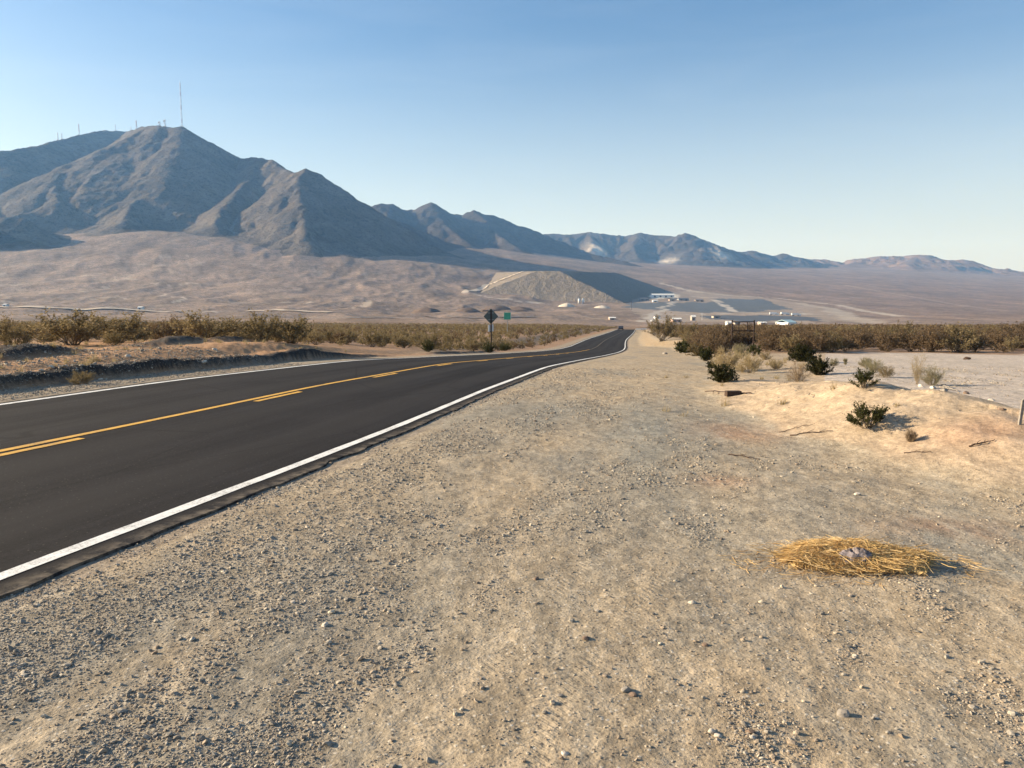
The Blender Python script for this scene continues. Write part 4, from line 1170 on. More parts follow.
# ------------------------------------------------------------------ gravel, stones, sticks
_t = (1 + 5 ** .5) / 2
ICO = np.array([(-1, _t, 0), (1, _t, 0), (-1, -_t, 0), (1, -_t, 0), (0, -1, _t), (0, 1, _t), (0, -1, -_t), (0, 1, -_t), (_t, 0, -1), (_t, 0, 1), (-_t, 0, -1), (-_t, 0, 1)]) / math.sqrt(1 + _t * _t)
ICF = np.array([(0, 11, 5), (0, 5, 1), (0, 1, 7), (0, 7, 10), (0, 10, 11), (1, 5, 9), (5, 11, 4), (11, 10, 2), (10, 7, 6), (7, 1, 8), (3, 9, 4), (3, 4, 2), (3, 2, 6), (3, 6, 8), (3, 8, 9), (4, 9, 5), (2, 4, 11), (6, 2, 10), (8, 6, 7), (9, 8, 1)])


def stones_mesh(x, y, z, size, rg):
    n = len(x)
    V_ = ICO[None] * (1 + rg.uniform(-.28, .28, (n, 12, 1)))
    V_ = V_ * np.stack([rg.uniform(.8, 1.35, n), rg.uniform(.65, 1.1, n), rg.uniform(.42, .8, n)], 1)[:, None]
    a = rg.uniform(0, 6.28, n); c_, s_ = np.cos(a)[:, None], np.sin(a)[:, None]
    tl = rg.normal(0, .25, n)[:, None]
    X_ = V_[..., 0] * c_ - V_[..., 1] * s_; Y_ = V_[..., 0] * s_ + V_[..., 1] * c_; Z_ = V_[..., 2] + tl * X_
    V_ = np.stack([X_, Y_, Z_], -1) * size[:, None, None]
    V_[..., 0] += x[:, None]; V_[..., 1] += y[:, None]; V_[..., 2] += (z + size * .22)[:, None]
    F_ = (ICF[None] + 12 * np.arange(n)[:, None, None]).reshape(-1, 3)
    return V_.reshape(-1, 3), F_


rg = np.random.default_rng(21)
N = 620000
gy_ = 2.3 * np.exp(rg.uniform(0, math.log(24 / 2.3), N)); gx_ = rg.uniform(-.78, .78, N) * gy_
s_g, l_g = road_sl(gx_, gy_)
okg = (l_g > W + .28 + .10 * fbm(s_g / .8, 0 * s_g, 2, 121)) & (gx_ > -14)
okl = (l_g < -W - .5) & (l_g > -W - 12) & (gy_ > 8)
okg |= okl
Dm, pm, sm = pl_dist(gx_, gy_, MOUND)
cl = .6 * fbm(l_g * .75, s_g * .28, 3, 131) + .5 * fbm(l_g * 2.4, s_g * .9, 3, 132) - .08
cl = cl + .22 * (1 - sst(1.0, 5.0, l_g - W)) + .10 * sst(.0, -.3, gx_ / gy_)
pr = .85 * np.clip(.05 + 2.9 * np.clip(cl, 0, 1), 0, 1) * np.where((Dm < 2.2) & (gy_ > 5), .10, 1) * np.interp(gy_, [2, 5, 9, 24], [1.0, .9, .95, .9])
pr = np.where(okl, .9, pr)
okg &= rg.uniform(0, 1, N) < pr
gx_, gy_, cl = gx_[okg], gy_[okg], cl[okg]
if len(gx_) > 120000: gx_, gy_, cl = gx_[:120000], gy_[:120000], cl[:120000]
n = len(gx_)
gs = .0025 * np.exp(rg.normal(.12, .60, n)) * np.interp(gy_, [2, 6, 14, 24], [.9, 1.25, 2.3, 3.4]); gs = np.minimum(gs, np.interp(gy_, [3, 12], [.017, .024])); gl = gx_ < -5; lq_ = -road_sl(gx_, gy_)[1] - W; lump = (lq_ > 1.6) & (rg.uniform(0, 1, n) < .06); gs = np.where(lump, gs * rg.uniform(1.8, 3.2, n), gs)
gz_ = terrain(gx_, gy_)
Vs, Fs = stones_mesh(gx_, gy_, gz_, gs, rg)
grav = np_obj('gravel', Vs, None, Fs, M['gravel'])
grav.data.materials.append(M['gravel_tan'])
mi = (rg.uniform(0, 1, n) > np.clip(.42 + 1.0 * cl, .15, .9)).astype(np.int32)
grav.data.polygons.foreach_set('material_index', np.repeat(mi, 20))
tag(grav, 'loose grey and tan gravel strewn over the roadside', 'gravel', None, 'stuff')
print('gravel', n, time.time() - T0)


def rock(name, x, y, size, mat, label, seed, flat=.6, group=None, cat='stone'):
    import bmesh
    rg = np.random.default_rng(seed)
    bm = bmesh.new(); bmesh.ops.create_icosphere(bm, subdivisions=3, radius=1)
    ax = np.array([rg.uniform(.9, 1.25), rg.uniform(.7, .95), flat])
    cuts = [(lambda q_: q_ / np.linalg.norm(q_))(rg.normal(size=3)) for _ in range(9)]
    for v in bm.verts:
        p = np.array(v.co)
        for c_ in cuts:
            e_ = p @ c_ - .72
            if e_ > 0: p = p - c_ * e_ * .85
        p = p * (1 + .05 * float(noise(p[0] * 3 + seed, p[1] * 3 + p[2] * 2, seed)))
        v.co = p * ax * size
    me = bpy.data.meshes.new(name); bm.to_mesh(me); bm.free(); me.materials.append(M[mat])
    o = bpy.data.objects.new(name, me); o.location = (x, y, tz(x, y) + size * flat * .35); o.rotation_euler = (rg.normal() * .15, rg.normal() * .15, rg.uniform(0, 6))
    link(o); return tag(o, label, cat, group)


STONES = [
    (626, 692, 9, 'stone_grey', 'dark grey fist-sized stone standing alone in the bottom foreground'),
    (633, 696, 6, 'stone_brown', 'small brown stone touching the lone dark grey foreground stone'),
    (712, 733, 8, 'stone_pale', 'pale angular stone at the left end of the foreground pair'),
    (718, 737, 6, 'stone_pale', 'smaller cream stone tucked against the pale angular one'),
    (750, 735, 7, 'stone_brown', 'brown stone right of the pale foreground pair'),
    (752, 741, 5, 'stone_pale', 'small cream stone just below the brown stone'),
    (843, 716, 11, 'stone_grey', 'flat wide grey stone near the bottom right'),
    (692, 606, 6, 'stone_pale', 'light stone left of and below the straw heap'),
    (586, 642, 6, 'stone_brown', 'reddish brown stone alone on bare dust in mid foreground'),
    (705, 648, 5, 'stone_brown', 'small dark stone on bare dust below the straw heap'),
    (325, 627, 7, 'stone_pale', 'whitish flat stone on gravel left of the picture middle'),
    (192, 641, 5, 'stone_pale', 'small whitish stone on the grey gravel at left'),
    (293, 606, 5, 'stone_pale', 'pale stone on gravel above the whitish flat one'),
    (536, 581, 5, 'stone_brown', 'dark pebble on dust in the picture middle'),
    (855, 655, 4, 'stone_pale', 'tiny white stone below the straw heap'),
    (560, 697, 5, 'stone_grey', 'grey pebble left of the lone dark grey foreground stone'),
    (565, 757, 6, 'stone_pale', 'whitish stone at the bottom edge'),
    (857, 495, 5, 'stone_pale', 'light stone above the straw heap'),
    (665, 354, 4, 'stone_grey', 'dark boulder at the far end of the gravel pad by the cut bank'),
    (967, 359.5, 6, 'wood_dark', 'dark lump lying alone on the pale lot'),
    (921, 387, 5, 'stone_pale', 'left white rubble chunk below the tall tan plant'),
    (933, 389, 6, 'stone_pale', 'right white rubble chunk below the grey-green shrub'),
    (944, 391, 5, 'stone_grey', 'grey rubble chunk at the right end of the white rubble'),
    (966, 394, 5, 'stone_brown', 'reddish rubble lump along the crest beyond the white rubble'),
    (991, 401, 5, 'stone_pale', 'pale rubble block on the crest left of the leaning stake'),
    (1001, 408, 5, 'stone_brown', 'brown clod on the crest next to the leaning stake'),
    (128, 357, 5, 'stone_pale', 'white stone on the dark windrow across the road, furthest left'),
    (215, 350, 4, 'stone_pale', 'white stone behind the windrow across the road'),
    (204, 363, 5, 'stone_pale', 'pale stone on the shaded face of the windrow across the road'),
    (101, 380, 4, 'stone_pale', 'white stone at the foot of the windrow by the small green weed'),
]
for k, (u, v, wp, mt, lab) in enumerate(STONES):
    p = hit(u, v, 2.0, 200)
    rock('stone' if wp < 9 or True else 'stone', p[0], p[1], wp * p[1] / F * .70, mt, lab, 700 + k, .55)


def stick(u0, v0, u1, v1, r, mat, label, name='stick', seed=0):
    a_, b_ = hit(u0, v0, 2, 200), hit(u1, v1, 2, 200); rg = np.random.default_rng(seed + 900)
    pts = []
    for t in np.linspace(0, 1, 9):
        q_ = a_ * (1 - t) + b_ * t; L = np.linalg.norm(b_ - a_)
        q_[:2] += rg.normal(size=2) * L * .025; q_[2] = tz(q_[0], q_[1]) + r * 1.2 + .02 * math.sin(t * 3.1) * rg.uniform(0, 1)
        pts.append(q_)
    m = MB().tube(pts, [r * (1.2 - .7 * t) for t in np.linspace(0, 1, 9)], 6)
    for t in (3, 5):
        d = (pts[t + 1] - pts[t]); sd = np.array([-d[1], d[0], .3 * np.linalg.norm(d)]) * rg.choice((-1, 1)) * .9
        m.tube([pts[t], pts[t] + sd * .6 + d * .5, pts[t] + sd + d * 1.3], [r * .6, r * .45, r * .2], 5)
    o = m.build(name, M[mat], None, True)
    return tag(o, label, 'stick')


stick(706, 391.5, 730, 393, .008, 'wood_dark', 'thin dark stick left of the dark wood block', seed=1)
stick(742, 393.5, 752, 394, .012, 'wood_dark', 'short dark stick right of the dark wood block', seed=2)
stick(790, 437, 834, 432, .007, 'wood_dark', 'crooked dead branch in the rill left of the lone creosote', seed=3)
stick(780, 433, 815, 424, .004, 'wood_dark', 'fine root-like twig across the sandy slope', seed=4)
stick(905, 453, 932, 454, .005, 'wood_dark', 'dark twig lying under the brittle twig tuft', seed=5)
stick(968, 449, 995, 441, .008, 'wood_dark', 'dark branch on the reddish patch near the right edge', seed=6)
stick(728, 455, 760, 459, .006, 'wood_dark', 'thin twig at the foot of the sandy slope below the reddish patch', seed=7)
stick(940, 388, 957, 392, .014, 'wood_grey', 'grey bent stick in the rubble right of the white chunks', seed=8)
stick(945, 386, 952, 391, .012, 'wood_grey', 'grey stick crossing the bent one in the rubble', seed=9)

# weathered wood block
p = hit(733, 395.5, 2, 200)
o = empty('wood_block', (p[0], p[1], tz(p[0], p[1]) - .01), .12)
m = MB().box((0, 0, .050), (.285, .13, .10)); m.build('block', M['wood_dark'], o, False, .010)
m = MB()
for k in range(5): m.box((-.11 + .055 * k, -.066, .048), (.010, .006, .07))
m.build('batten', M['rust'], o)
tag(o, 'dark brown weathered wood block lying at the edge of the gravel', 'wood block')

# leaning stake at the right edge
p = hit(1020, 424, 2, 200)
m = MB().prism([(-.016, 0), (.016, 0), (.020, .29), (.006, .315), (-.012, .30)], (1, 0, .0), (.10, .05, 1), (p[0], p[1], tz(p[0], p[1]) - .03), (0, .022, 0))
tag(m.build('wooden_stake', M['wood_grey'], None, False, .002), 'pale weathered stake leaning at the right edge of the mound', 'stake')

# sparse bleached grass across the road and on the slope
rg = np.random.default_rng(44)
TV = []
N2 = 1500
ty_ = rg.uniform(9, 34, N2); tx_ = rg.uniform(-.75, .75, N2) * ty_; ts_, tl_ = road_sl(tx_, ty_)
Dm2, _, sm2 = pl_dist(tx_, ty_, MOUND)
okt = ((tl_ < -W - 2.1) & (tl_ > -W - 13)) | ((Dm2 < 3.5) & (sm2 > 0) & (rg.uniform(0, 1, N2) < .16)) | ((ty_ > 17) & (tl_ > W + 6) & (tx_ / ty_ < .42) & (rg.uniform(0, 1, N2) < .35))
okt &= fbm(tx_ / 2.2, ty_ / 2.2, 2, 191) > -.05
tx_, ty_ = tx_[okt], ty_[okt]; tzz = terrain(tx_, ty_)
for x, y, z in zip(tx_, ty_, tzz):
    nb_ = rg.integers(14, 34); hgt = rg.uniform(.05, .20); a_ = rg.uniform(0, 6.28, nb_); ln = rg.uniform(.1, .9, nb_)
    b0 = np.stack([x + rg.normal(0, .03, nb_), y + rg.normal(0, .03, nb_), np.full(nb_, z - .01)], 1)
    tp = b0 + np.stack([np.cos(a_) * ln, np.sin(a_) * ln, np.sqrt(1.2 - ln ** 2 * .9)], 1) * hgt * rg.uniform(.6, 1.2, (nb_, 1))
    sd2 = np.stack([-np.sin(a_), np.cos(a_), a_ * 0], 1) * .006
    TV.append(np.stack([b0 - sd2, b0 + sd2, tp], 1).reshape(-1, 3))
TV = np.concatenate(TV)
tag(np_obj('dry_grass', TV, None, np.arange(len(TV)).reshape(-1, 3), M['straw_bush']), 'sparse bleached grass tufts on the dirt beside the road', 'grass', None, 'stuff')

# ------------------------------------------------------------------ straw heap and rag
p = hit(858, 562, 2, 200); hx, hy = p[0], p[1]
rg = np.random.default_rng(33)


def heap_h(x, y):
    e_ = np.sqrt((x / .57) ** 2 + ((y + .05 * np.sin(x * 7)) / .29) ** 2) + .34 * fbm(x * 5, y * 5, 3, 141)
    return .098 * np.clip(1 - e_, 0, 1) ** .65 * (1 + .25 * fbm(x * 9, y * 9, 2, 142))


o_straw = empty('straw_heap', (hx, hy, tz(hx, hy)))
tag(o_straw, 'flattened heap of golden straw lying on the open gravel', 'straw')
ux, uy = np.meshgrid(np.linspace(-.66, .66, 90), np.linspace(-.42, .42, 60), indexing='ij')
hz = heap_h(ux, uy); zt_ = terrain((ux + hx).ravel(), (uy + hy).ravel()).reshape(ux.shape) - tz(hx, hy)
idx = np.arange(90 * 60).reshape(90, 60)
qd = np.stack([idx[:-1, :-1], idx[1:, :-1], idx[1:, 1:], idx[:-1, 1:]], -1).reshape(-1, 4)
qd = qd[hz.ravel()[qd].min(1) > .028]
np_obj('mat', np.stack([ux, uy, zt_ + hz - .016 + .008 * rg.normal(size=ux.shape)], -1).reshape(-1, 3), qd, None, M['straw_dark'], False, o_straw)


def strands(n, lo, hi, spread, rad, lift, dirbias, seed):
    rg = np.random.default_rng(seed); vs = []; fs = []; off = 0
    ts = np.linspace(-.5, .5, 5)
    for k in range(n):
        a_ = rg.uniform(0, 6.28); rr = math.sqrt(rg.uniform(0, 1)) * spread
        x, y = rr * math.cos(a_) * .48 - .03, rr * math.sin(a_) * .27
        th = rg.normal(dirbias, .8); L = rg.uniform(lo, hi); cu = rg.normal(0, 1.2)
        bend = rg.normal(0, .06); tilt = rg.normal(0, .17)
        px_ = x + L * (ts * math.cos(th) - cu * .25 * ts ** 2 * math.sin(th)); py_ = y + L * (ts * math.sin(th) + cu * .25 * ts ** 2 * math.cos(th))
        pz_ = heap_h(px_, py_); pz_ = np.maximum(pz_ * .55 + .45 * pz_.max(), pz_) * 1 + rg.uniform(0, lift) + L * (tilt * ts) + .0
        pz_ = np.maximum(pz_, heap_h(px_, py_) + .002)
        r = rad * rg.uniform(.6, 1.3)
        for t in range(5):
            d = np.array([math.cos(th), math.sin(th)]); rr_ = r * (1 - .5 * abs(ts[t] + .1))
            vs += [(px_[t] - d[1] * rr_, py_[t] + d[0] * rr_, pz_[t]), (px_[t] + d[1] * rr_, py_[t] - d[0] * rr_, pz_[t]), (px_[t], py_[t], pz_[t] + rr_ * 1.5)]
        for t in range(4):
            b0 = off + 3 * t
            for q_ in range(3): fs.append((b0 + q_, b0 + (q_ + 1) % 3, b0 + 3 + (q_ + 1) % 3, b0 + 3 + q_))
        off += 15
    return np.array(vs), fs


vs, fs = strands(5200, .05, .17, 1.0, .0015, .024, .05, 51)
sx_ = vs.copy(); sx_[:, 2] += terrain(vs[:, 0] + hx, vs[:, 1] + hy, False) - tz(hx, hy) + .004
st_o = np_obj('straw', sx_, fs, None, M['straw'], False, o_straw)
vs, fs = strands(170, .16, .40, 1.1, .0019, .03, -.15, 52)
vs[:, 0] += .03; vs[:, 1] -= .03
vs[:, 2] += terrain(vs[:, 0] + hx, vs[:, 1] + hy, False) - tz(hx, hy) + .004
np_obj('stalks', vs, fs, None, M['straw'], False, o_straw)
vs, fs = strands(420, .04, .16, 1.75, .0014, .003, .0, 53)
vs[:, 2] = np.minimum(vs[:, 2], heap_h(vs[:, 0], vs[:, 1]) + .012) + terrain(vs[:, 0] + hx, vs[:, 1] + hy, False) - tz(hx, hy) + .002
np_obj('loose_straw', vs, fs, None, M['straw'], False, o_straw)
# rag lying on it
gx2, gy2 = np.meshgrid(np.linspace(-.11, .11, 40), np.linspace(-.075, .075, 28), indexing='ij')
rr = np.sqrt((gx2 / .11) ** 2 + (gy2 / .075) ** 2)
zr2 = heap_h(gx2 - .08, gy2 - .13) + .006 + .022 * np.clip(1 - rr, 0, 1) ** .5 + .045 * ridged(gx2 * 22 + 1.2 * fbm(gx2 * 14, gy2 * 14, 2, 151), gy2 * 30, 3, 152) * np.clip(1.15 - rr, 0, 1)
cut = rr < (1.0 + .22 * fbm(gx2 * 14, gy2 * 14, 2, 153))
idx = np.full(gx2.shape, -1); idx[cut] = np.arange(cut.sum())
a, b, c, d = idx[:-1, :-1], idx[1:, :-1], idx[1:, 1:], idx[:-1, 1:]; okk = (a >= 0) & (b >= 0) & (c >= 0) & (d >= 0)
rag = np_obj('rag', np.stack([gx2[cut], gy2[cut], zr2[cut]], 1), np.stack([a[okk], b[okk], c[okk], d[okk]], 1), None, M['rag'], True)
rag.location = (hx - .08, hy - .13, tz(hx, hy)); sm_ = rag.modifiers.new('thick', 'SOLIDIFY'); sm_.thickness = .006
tag(rag, 'crumpled mauve-grey rag in the middle of the straw heap', 'rag')

# ------------------------------------------------------------------ signs and sign frame
d = 57.0; x = float(ab(491, 330)[0] * d); zg = tz(x, d)
zc = float(at(491, 316.3, d)[2]); o = empty('road_sign', (x, d, zg), math.radians(24))
zl = zc - zg
m = MB().prism([(0, -.60), (.60, 0), (0, .60), (-.60, 0)], (1, 0, 0), (0, 0, 1), (0, .0, zl), (0, .02, 0)); m.build('sign_panel', M['sign_back'], o, False, .004)
m = MB().box((0, .03, zl - .88), (.44, .015, .52)); m.build('plate', M['white_paint'], o)
m = MB().box((0, -.035, (zl + .45) / 2 - .1), (.09, .06, zl + .65)); m.build('post', M['rust'], o)
m = MB().box((0, -.004, zl + .25), (.5, .02, .05)).box((0, -.004, zl - .25), (.5, .02, .05)); m.build('bracket', M['steel'], o)
tag(o, 'diamond road sign seen from its dull back, with a white plate below', 'road sign')

d = 112.0; x = float(ab(507.5, 316)[0] * d); zg = tz(x, d); zt2 = float(at(507.5, 316, d)[2]); o = empty('street_sign', (x, d, zg), math.radians(6)); zl = zt2 - zg
m = MB().box((0, 0, zl), (1.05, .03, 1.05)); m.build('sign_panel', M['sign_green'], o, False, .006)
m = MB().box((.50, -.018, zl), (.05, .01, 1.0)); m.build('border', M['white_paint'], o)
m = MB().box((0, .06, zl / 2 - .1), (.09, .07, zl + .9)); m.build('post', M['steel'], o)
tag(o, 'small green sign panel on a post behind the diamond sign', 'road sign')

d = 56.0; xl, xr = float(ab(732, 330)[0] * d), float(ab(754, 330)[0] * d); xm = (xl + xr) / 2; zg = tz(xm, d)
o = empty('sign_frame', (xm, d, zg)); wv = (xr - xl)
ztop_ = float(at(742, 321, d)[2]) - zg; zmid = float(at(742, 330.8, d)[2]) - zg
for sx2 in (-1, 1): MB().box((sx2 * wv / 2, 0, (ztop_ + .05) / 2 - .12), (.085, .085, ztop_ + .32)).build('post', M['rust'], o)
for zc2 in (ztop_ - .06, zmid): MB().box((0, -.06, zc2), (wv + .02, .035, .075)).build('rail', M['rust'], o)
for xx in (-.20 * wv, .19 * wv): MB().box((xx, -.058, (ztop_ + zmid) / 2 - .03), (.06, .03, ztop_ - zmid - .14)).build('upright', M['rust'], o)
tag(o, 'empty rusty sign frame standing in the scrub belt', 'sign frame')

# ------------------------------------------------------------------ masts on the summit
hgx, hgy, hgh = mg


def mtn_z(x, y):
    fx = (x - hgx[0, 0]) / (hgx[1, 0] - hgx[0, 0]); fy = (y - hgy[0, 0]) / (hgy[0, 1] - hgy[0, 0])
    i_, j_ = int(fx), int(fy); a_, b_ = fx - i_, fy - j_
    return hgh[i_, j_] * (1 - a_) * (1 - b_) + hgh[i_ + 1, j_] * a_ * (1 - b_) + hgh[i_, j_ + 1] * (1 - a_) * b_ + hgh[i_ + 1, j_ + 1] * a_ * b_


def crest(u, d0, d1):
    """where the column u's skyline lies on the mountain"""
    best = None
    for d in np.linspace(d0, d1, 160):
        x = float(ab(u, 140)[0] * d); z = mtn_z(x, d); s_ = (z - EYE) / d
        if best is None or s_ > best[0]: best = (s_, x, d, z)
    return best[1:]


def mast(u, d0, d1, vtop, label, wid, rleg, bands, dishes=0, sec=14.0):
    x, d, z = crest(u, d0, d1)
    H_ = float(at(u, vtop, d)[2]) - z + 4
    o = empty('radio_mast', (x, d, z - 4)); n = max(3, int(H_ / sec)); sec_h = H_ / n
    for b_ in range(bands):
        m = MB(); k0, k1 = int(n * b_ / bands), int(n * (b_ + 1) / bands)
        if k1 <= k0: continue
        tp = lambda k: wid * (1 - .35 * k / n)
        for k in range(k0, k1):
            z0, z1 = k * sec_h, (k + 1) * sec_h
            P0 = [np.array([tp(k) * .58 * math.cos(q_ * 2.094 + .4), tp(k) * .58 * math.sin(q_ * 2.094 + .4), z0]) for q_ in range(3)]
            P1 = [np.array([tp(k + 1) * .58 * math.cos(q_ * 2.094 + .4), tp(k + 1) * .58 * math.sin(q_ * 2.094 + .4), z1]) for q_ in range(3)]
            for q_ in range(3):
                m.tube([P0[q_], P1[q_]], rleg, 4, False); m.tube([P0[q_], P1[(q_ + 1) % 3]], rleg * .5, 3, False); m.tube([P1[q_], P1[(q_ + 1) % 3]], rleg * .5, 3, False)
        m.build('mast_section', M['mast_red' if b_ % 2 else 'mast_white'], o)
    m = MB().tube([(0, 0, H_ - .5), (0, 0, H_ + H_ * .06)], rleg * .7, 4); m.build('antenna', M['mast_white'], o)
    m = MB().box((0, 0, 3.4), (wid * 1.6, wid * 1.6, 2.4)); m.build('base', M['wall_tan'], o)
    for k in range(dishes):
        zz_ = H_ * (.55 + .2 * k); a_ = 3.6 + .9 * k
        m = MB(); c0 = np.array([math.cos(a_) * wid * .9, math.sin(a_) * wid * .9, zz_]); dr = np.array([math.cos(a_), math.sin(a_), 0])
        m.tube([c0, c0 + dr * .8, c0 + dr * 1.6], [.6, 2.2, 3.0], 12); m.build('dish', M['mast_white'], o)
    return tag(o, label, 'radio mast')


mast(182.5, 2500, 2900, 83, 'very tall slender lattice mast on the mountain summit', 4.6, .48, 7)
mast(165.8, 2500, 2900, 119.5, 'short stout mast with a dish, left of the very tall one', 4.5, .6, 1, 2)
mast(160.5, 2500, 2900, 121.5, 'short stout mast with dishes at the highest point of the summit', 4.5, .6, 1, 2)
mast(137, 2500, 3100, 120.5, 'medium mast where the summit meets the left shoulder', 4, .55, 2)
mast(131.5, 2500, 3200, 126.5, 'stubby mast just left of the medium mast', 3.5, .4, 1)
mast(116, 2700, 3300, 124.5, 'thin mast on the rounded top of the left shoulder', 3.5, .45, 1)
mast(79.5, 2800, 3400, 124, 'tall thin mast alone on the left shoulder slope', 4, .45, 2)
mast(62, 2800, 3400, 133.5, 'low mast down the left shoulder, right one of two', 3.5, .42, 1)
mast(58, 2800, 3400, 132.5, 'low mast down the left shoulder, left one of two', 3.5, .42, 1)


# ------------------------------------------------------------------ valley: sheds, trailers, cars, heaps
def shed(u, v, wpx, hpx, dpx_m, label, wall, roof, d0=500, cat='building', name='warehouse', rz=0.0, ndoor=2, rise=.25, dist=None):
    p = hit(u, v, d0) if dist is None else np.array([float(ab(u, v)[0] * dist), dist, 0])
    if dist is not None: p[2] = tz(p[0], dist)
    d = p[1]; w_ = wpx * d / F; h_ = hpx * d / F
    if dist is not None: h_ = max(h_, EYE + float(ab(u, v - hpx)[1]) * d - p[2])
    o = empty(name, (p[0], d, p[2] - .3), rz); L = dpx_m
    hw = h_ * (1 - rise) + .3
    MB().box((0, 0, hw / 2), (w_, L, hw)).build('wall', M[wall], o)
    ov = .35
    MB().prism([(-L / 2 - ov, hw - .1), (0, h_ + .3), (L / 2 + ov, hw - .1), (L / 2 + ov, hw + .12), (0, h_ + .55), (-L / 2 - ov, hw + .12)], (0, 1, 0), (0, 0, 1), (-w_ / 2 - ov, 0, 0), (w_ + 2 * ov, 0, 0)).build('roof', M[roof], o)
    for k in range(ndoor):
        xx = (-.5 + (k + .5) / ndoor) * w_
        MB().box((xx, -L / 2 - .05, .3 + hw * .32), (min(4, w_ / ndoor * .45), .1, hw * .6)).build('door', M['roof_dark'], o)
    return tag(o, label, cat)


shed(662, 297.5, 22, 3.6, 26, 'long bright white warehouse in the pale yard by the waste rock hill', 'wall_white', 'roof_white', ndoor=4)
shed(786, 326.0, 12, 6.0, 12, 'white shed with a pale blue roof just above the scrub belt', 'wall_white', 'roof_blue', 500, rz=.5, ndoor=1, rise=.35, dist=560)
shed(729, 326.0, 5.5, 4.4, 6, 'small white cabin showing behind the empty sign frame', 'wall_white', 'roof_white', 500, name='cabin', ndoor=1, dist=600)
shed(676, 323.5, 9, 4, 9, 'low pinkish building near the distant road', 'wall_pink', 'roof_white', 500, name='house', ndoor=2, dist=700)
shed(693, 320.5, 4, 5, 6, 'narrow pale building right of the pinkish one', 'wall_tan', 'roof_white', 600, name='house', ndoor=1)
shed(683, 300.5, 10, 2.4, 14, 'low grey plant building right of the white warehouse', 'wall_grey', 'roof_dark', ndoor=2)
shed(644, 300.5, 9, 2.4, 14, 'dark grey plant building below the left end of the white warehouse', 'wall_grey', 'roof_dark', ndoor=2)
shed(699, 301.5, 8, 2.0, 12, 'tan low plant building, right end of the plant row', 'wall_tan', 'roof_dark', ndoor=2)
shed(672, 301, 6, 2.2, 10, 'small dark-roofed plant hut between the grey plant buildings', 'wall_tan', 'roof_dark', ndoor=1)
shed(655, 302, 5, 2, 10, 'tiny white plant hut in front of the plant row', 'wall_white', 'roof_white', ndoor=1)
shed(716, 318, 7, 2.6, 9, 'grey-roofed house between the pinkish building and the sign frame', 'wall_tan', 'roof_dark', 600, name='house', ndoor=1)
shed(657, 318.5, 5, 2.6, 9, 'white house beside the distant road, upper one', 'wall_white', 'roof_dark', 600, name='house', ndoor=1)
shed(736, 325.8, 5, 2.8, 8, 'tan house half hidden behind the scrub, seen inside the sign frame', 'wall_tan', 'roof_dark', 500, name='house', ndoor=1, dist=620)
shed(762, 325.5, 6, 2.6, 8, 'tan house left of the blue-roofed shed', 'wall_tan', 'roof_white', 500, name='house', ndoor=1, dist=640)
shed(612, 322.5, 6, 2.4, 9, 'pale house left of the road crest', 'wall_tan', 'roof_white', 600, name='house', ndoor=1, dist=760)
shed(141, 309.5, 4.2, 2.8, 6, 'tiny bright white building beside the pale road far left', 'wall_white', 'roof_white', 500, name='cabin', ndoor=1)
shed(6, 306.5, 3.6, 2.4, 6, 'tiny white building by the pale road at the left edge', 'wall_white', 'roof_white', 500, name='cabin', ndoor=1)


def trailer(p, rz, label, L=13.0, white='car_white'):
    o = empty('truck', (p[0], p[1], p[2]), rz)
    MB().box((0, 0, 2.55), (L, 2.5, 2.8)).build('cargo_box', M[white], o, False, .06)
    MB().prism([(0, .7), (2.4, .7), (2.4, 1.7), (2.0, 3.1), (0, 3.3)], (1, 0, 0), (0, 0, 1), (L / 2 + .5, -1.2, 0), (0, 2.4, 0)).build('cab', M[white], o)
    MB().box((L / 2 + 2.62, 0, 2.4), (.5, 2.0, .7)).build('window', M['glass'], o)
    for xx in (-L / 2 + 1.2, -L / 2 + 2.5, L / 2 - .4, L / 2 + 2.1):
        for sy2 in (-1, 1): MB().tube([(xx, sy2 * .85, .5), (xx, sy2 * 1.25, .5)], .5, 12).build('wheel', M['tyre'], o)
    return tag(o, label, 'truck')


for u, v, lab in ((773, 315.2, 'white lorry in the dark yard, left of three'), (784, 315.0, 'white lorry in the dark yard, middle of three'), (795, 316.0, 'white lorry in the dark yard, right of three')):
    p = hit(u, v, 500); trailer(p, rb_.uniform(-.15, .15), lab, 9)


def car(p, rz, label, paint):
    o = empty('car', p, rz)
    MB().prism([(-2.2, .35), (2.2, .35), (2.25, .75), (1.3, .92), (.75, 1.45), (-1.1, 1.47), (-1.9, .98), (-2.25, .85)], (1, 0, 0), (0, 0, 1), (0, -.88, 0), (0, 1.76, 0)).build('body', M[paint], o, False, .05)
    MB().prism([(1.22, .95), (.70, 1.38), (-1.05, 1.40), (-1.75, .98)], (1, 0, 0), (0, 0, 1), (0, -.895, 0), (0, 1.79, 0)).build('window', M['glass'], o)
    for xx in (-1.35, 1.4):
        for sy2 in (-1, 1): MB().tube([(xx, sy2 * .66, .33), (xx, sy2 * .9, .33)], .33, 12).build('wheel', M['tyre'], o)
    return tag(o, label, 'car')


pr_ = road_pt(np.array([286.]), np.array([-1.8]))[0]; car(pr_, math.radians(90 - 9.5), 'dark car far down the road near its crest', 'car_dark')
p = hit(652, 321.8, 500); car((p[0], p[1], p[2] + .2), 1.0, 'white car on the distant road, lower one of two', 'car_white')
p = hit(656, 318.0, 500); car((p[0], p[1], p[2] + .2), 1.0, 'white car on the distant road, upper one of two', 'car_white')
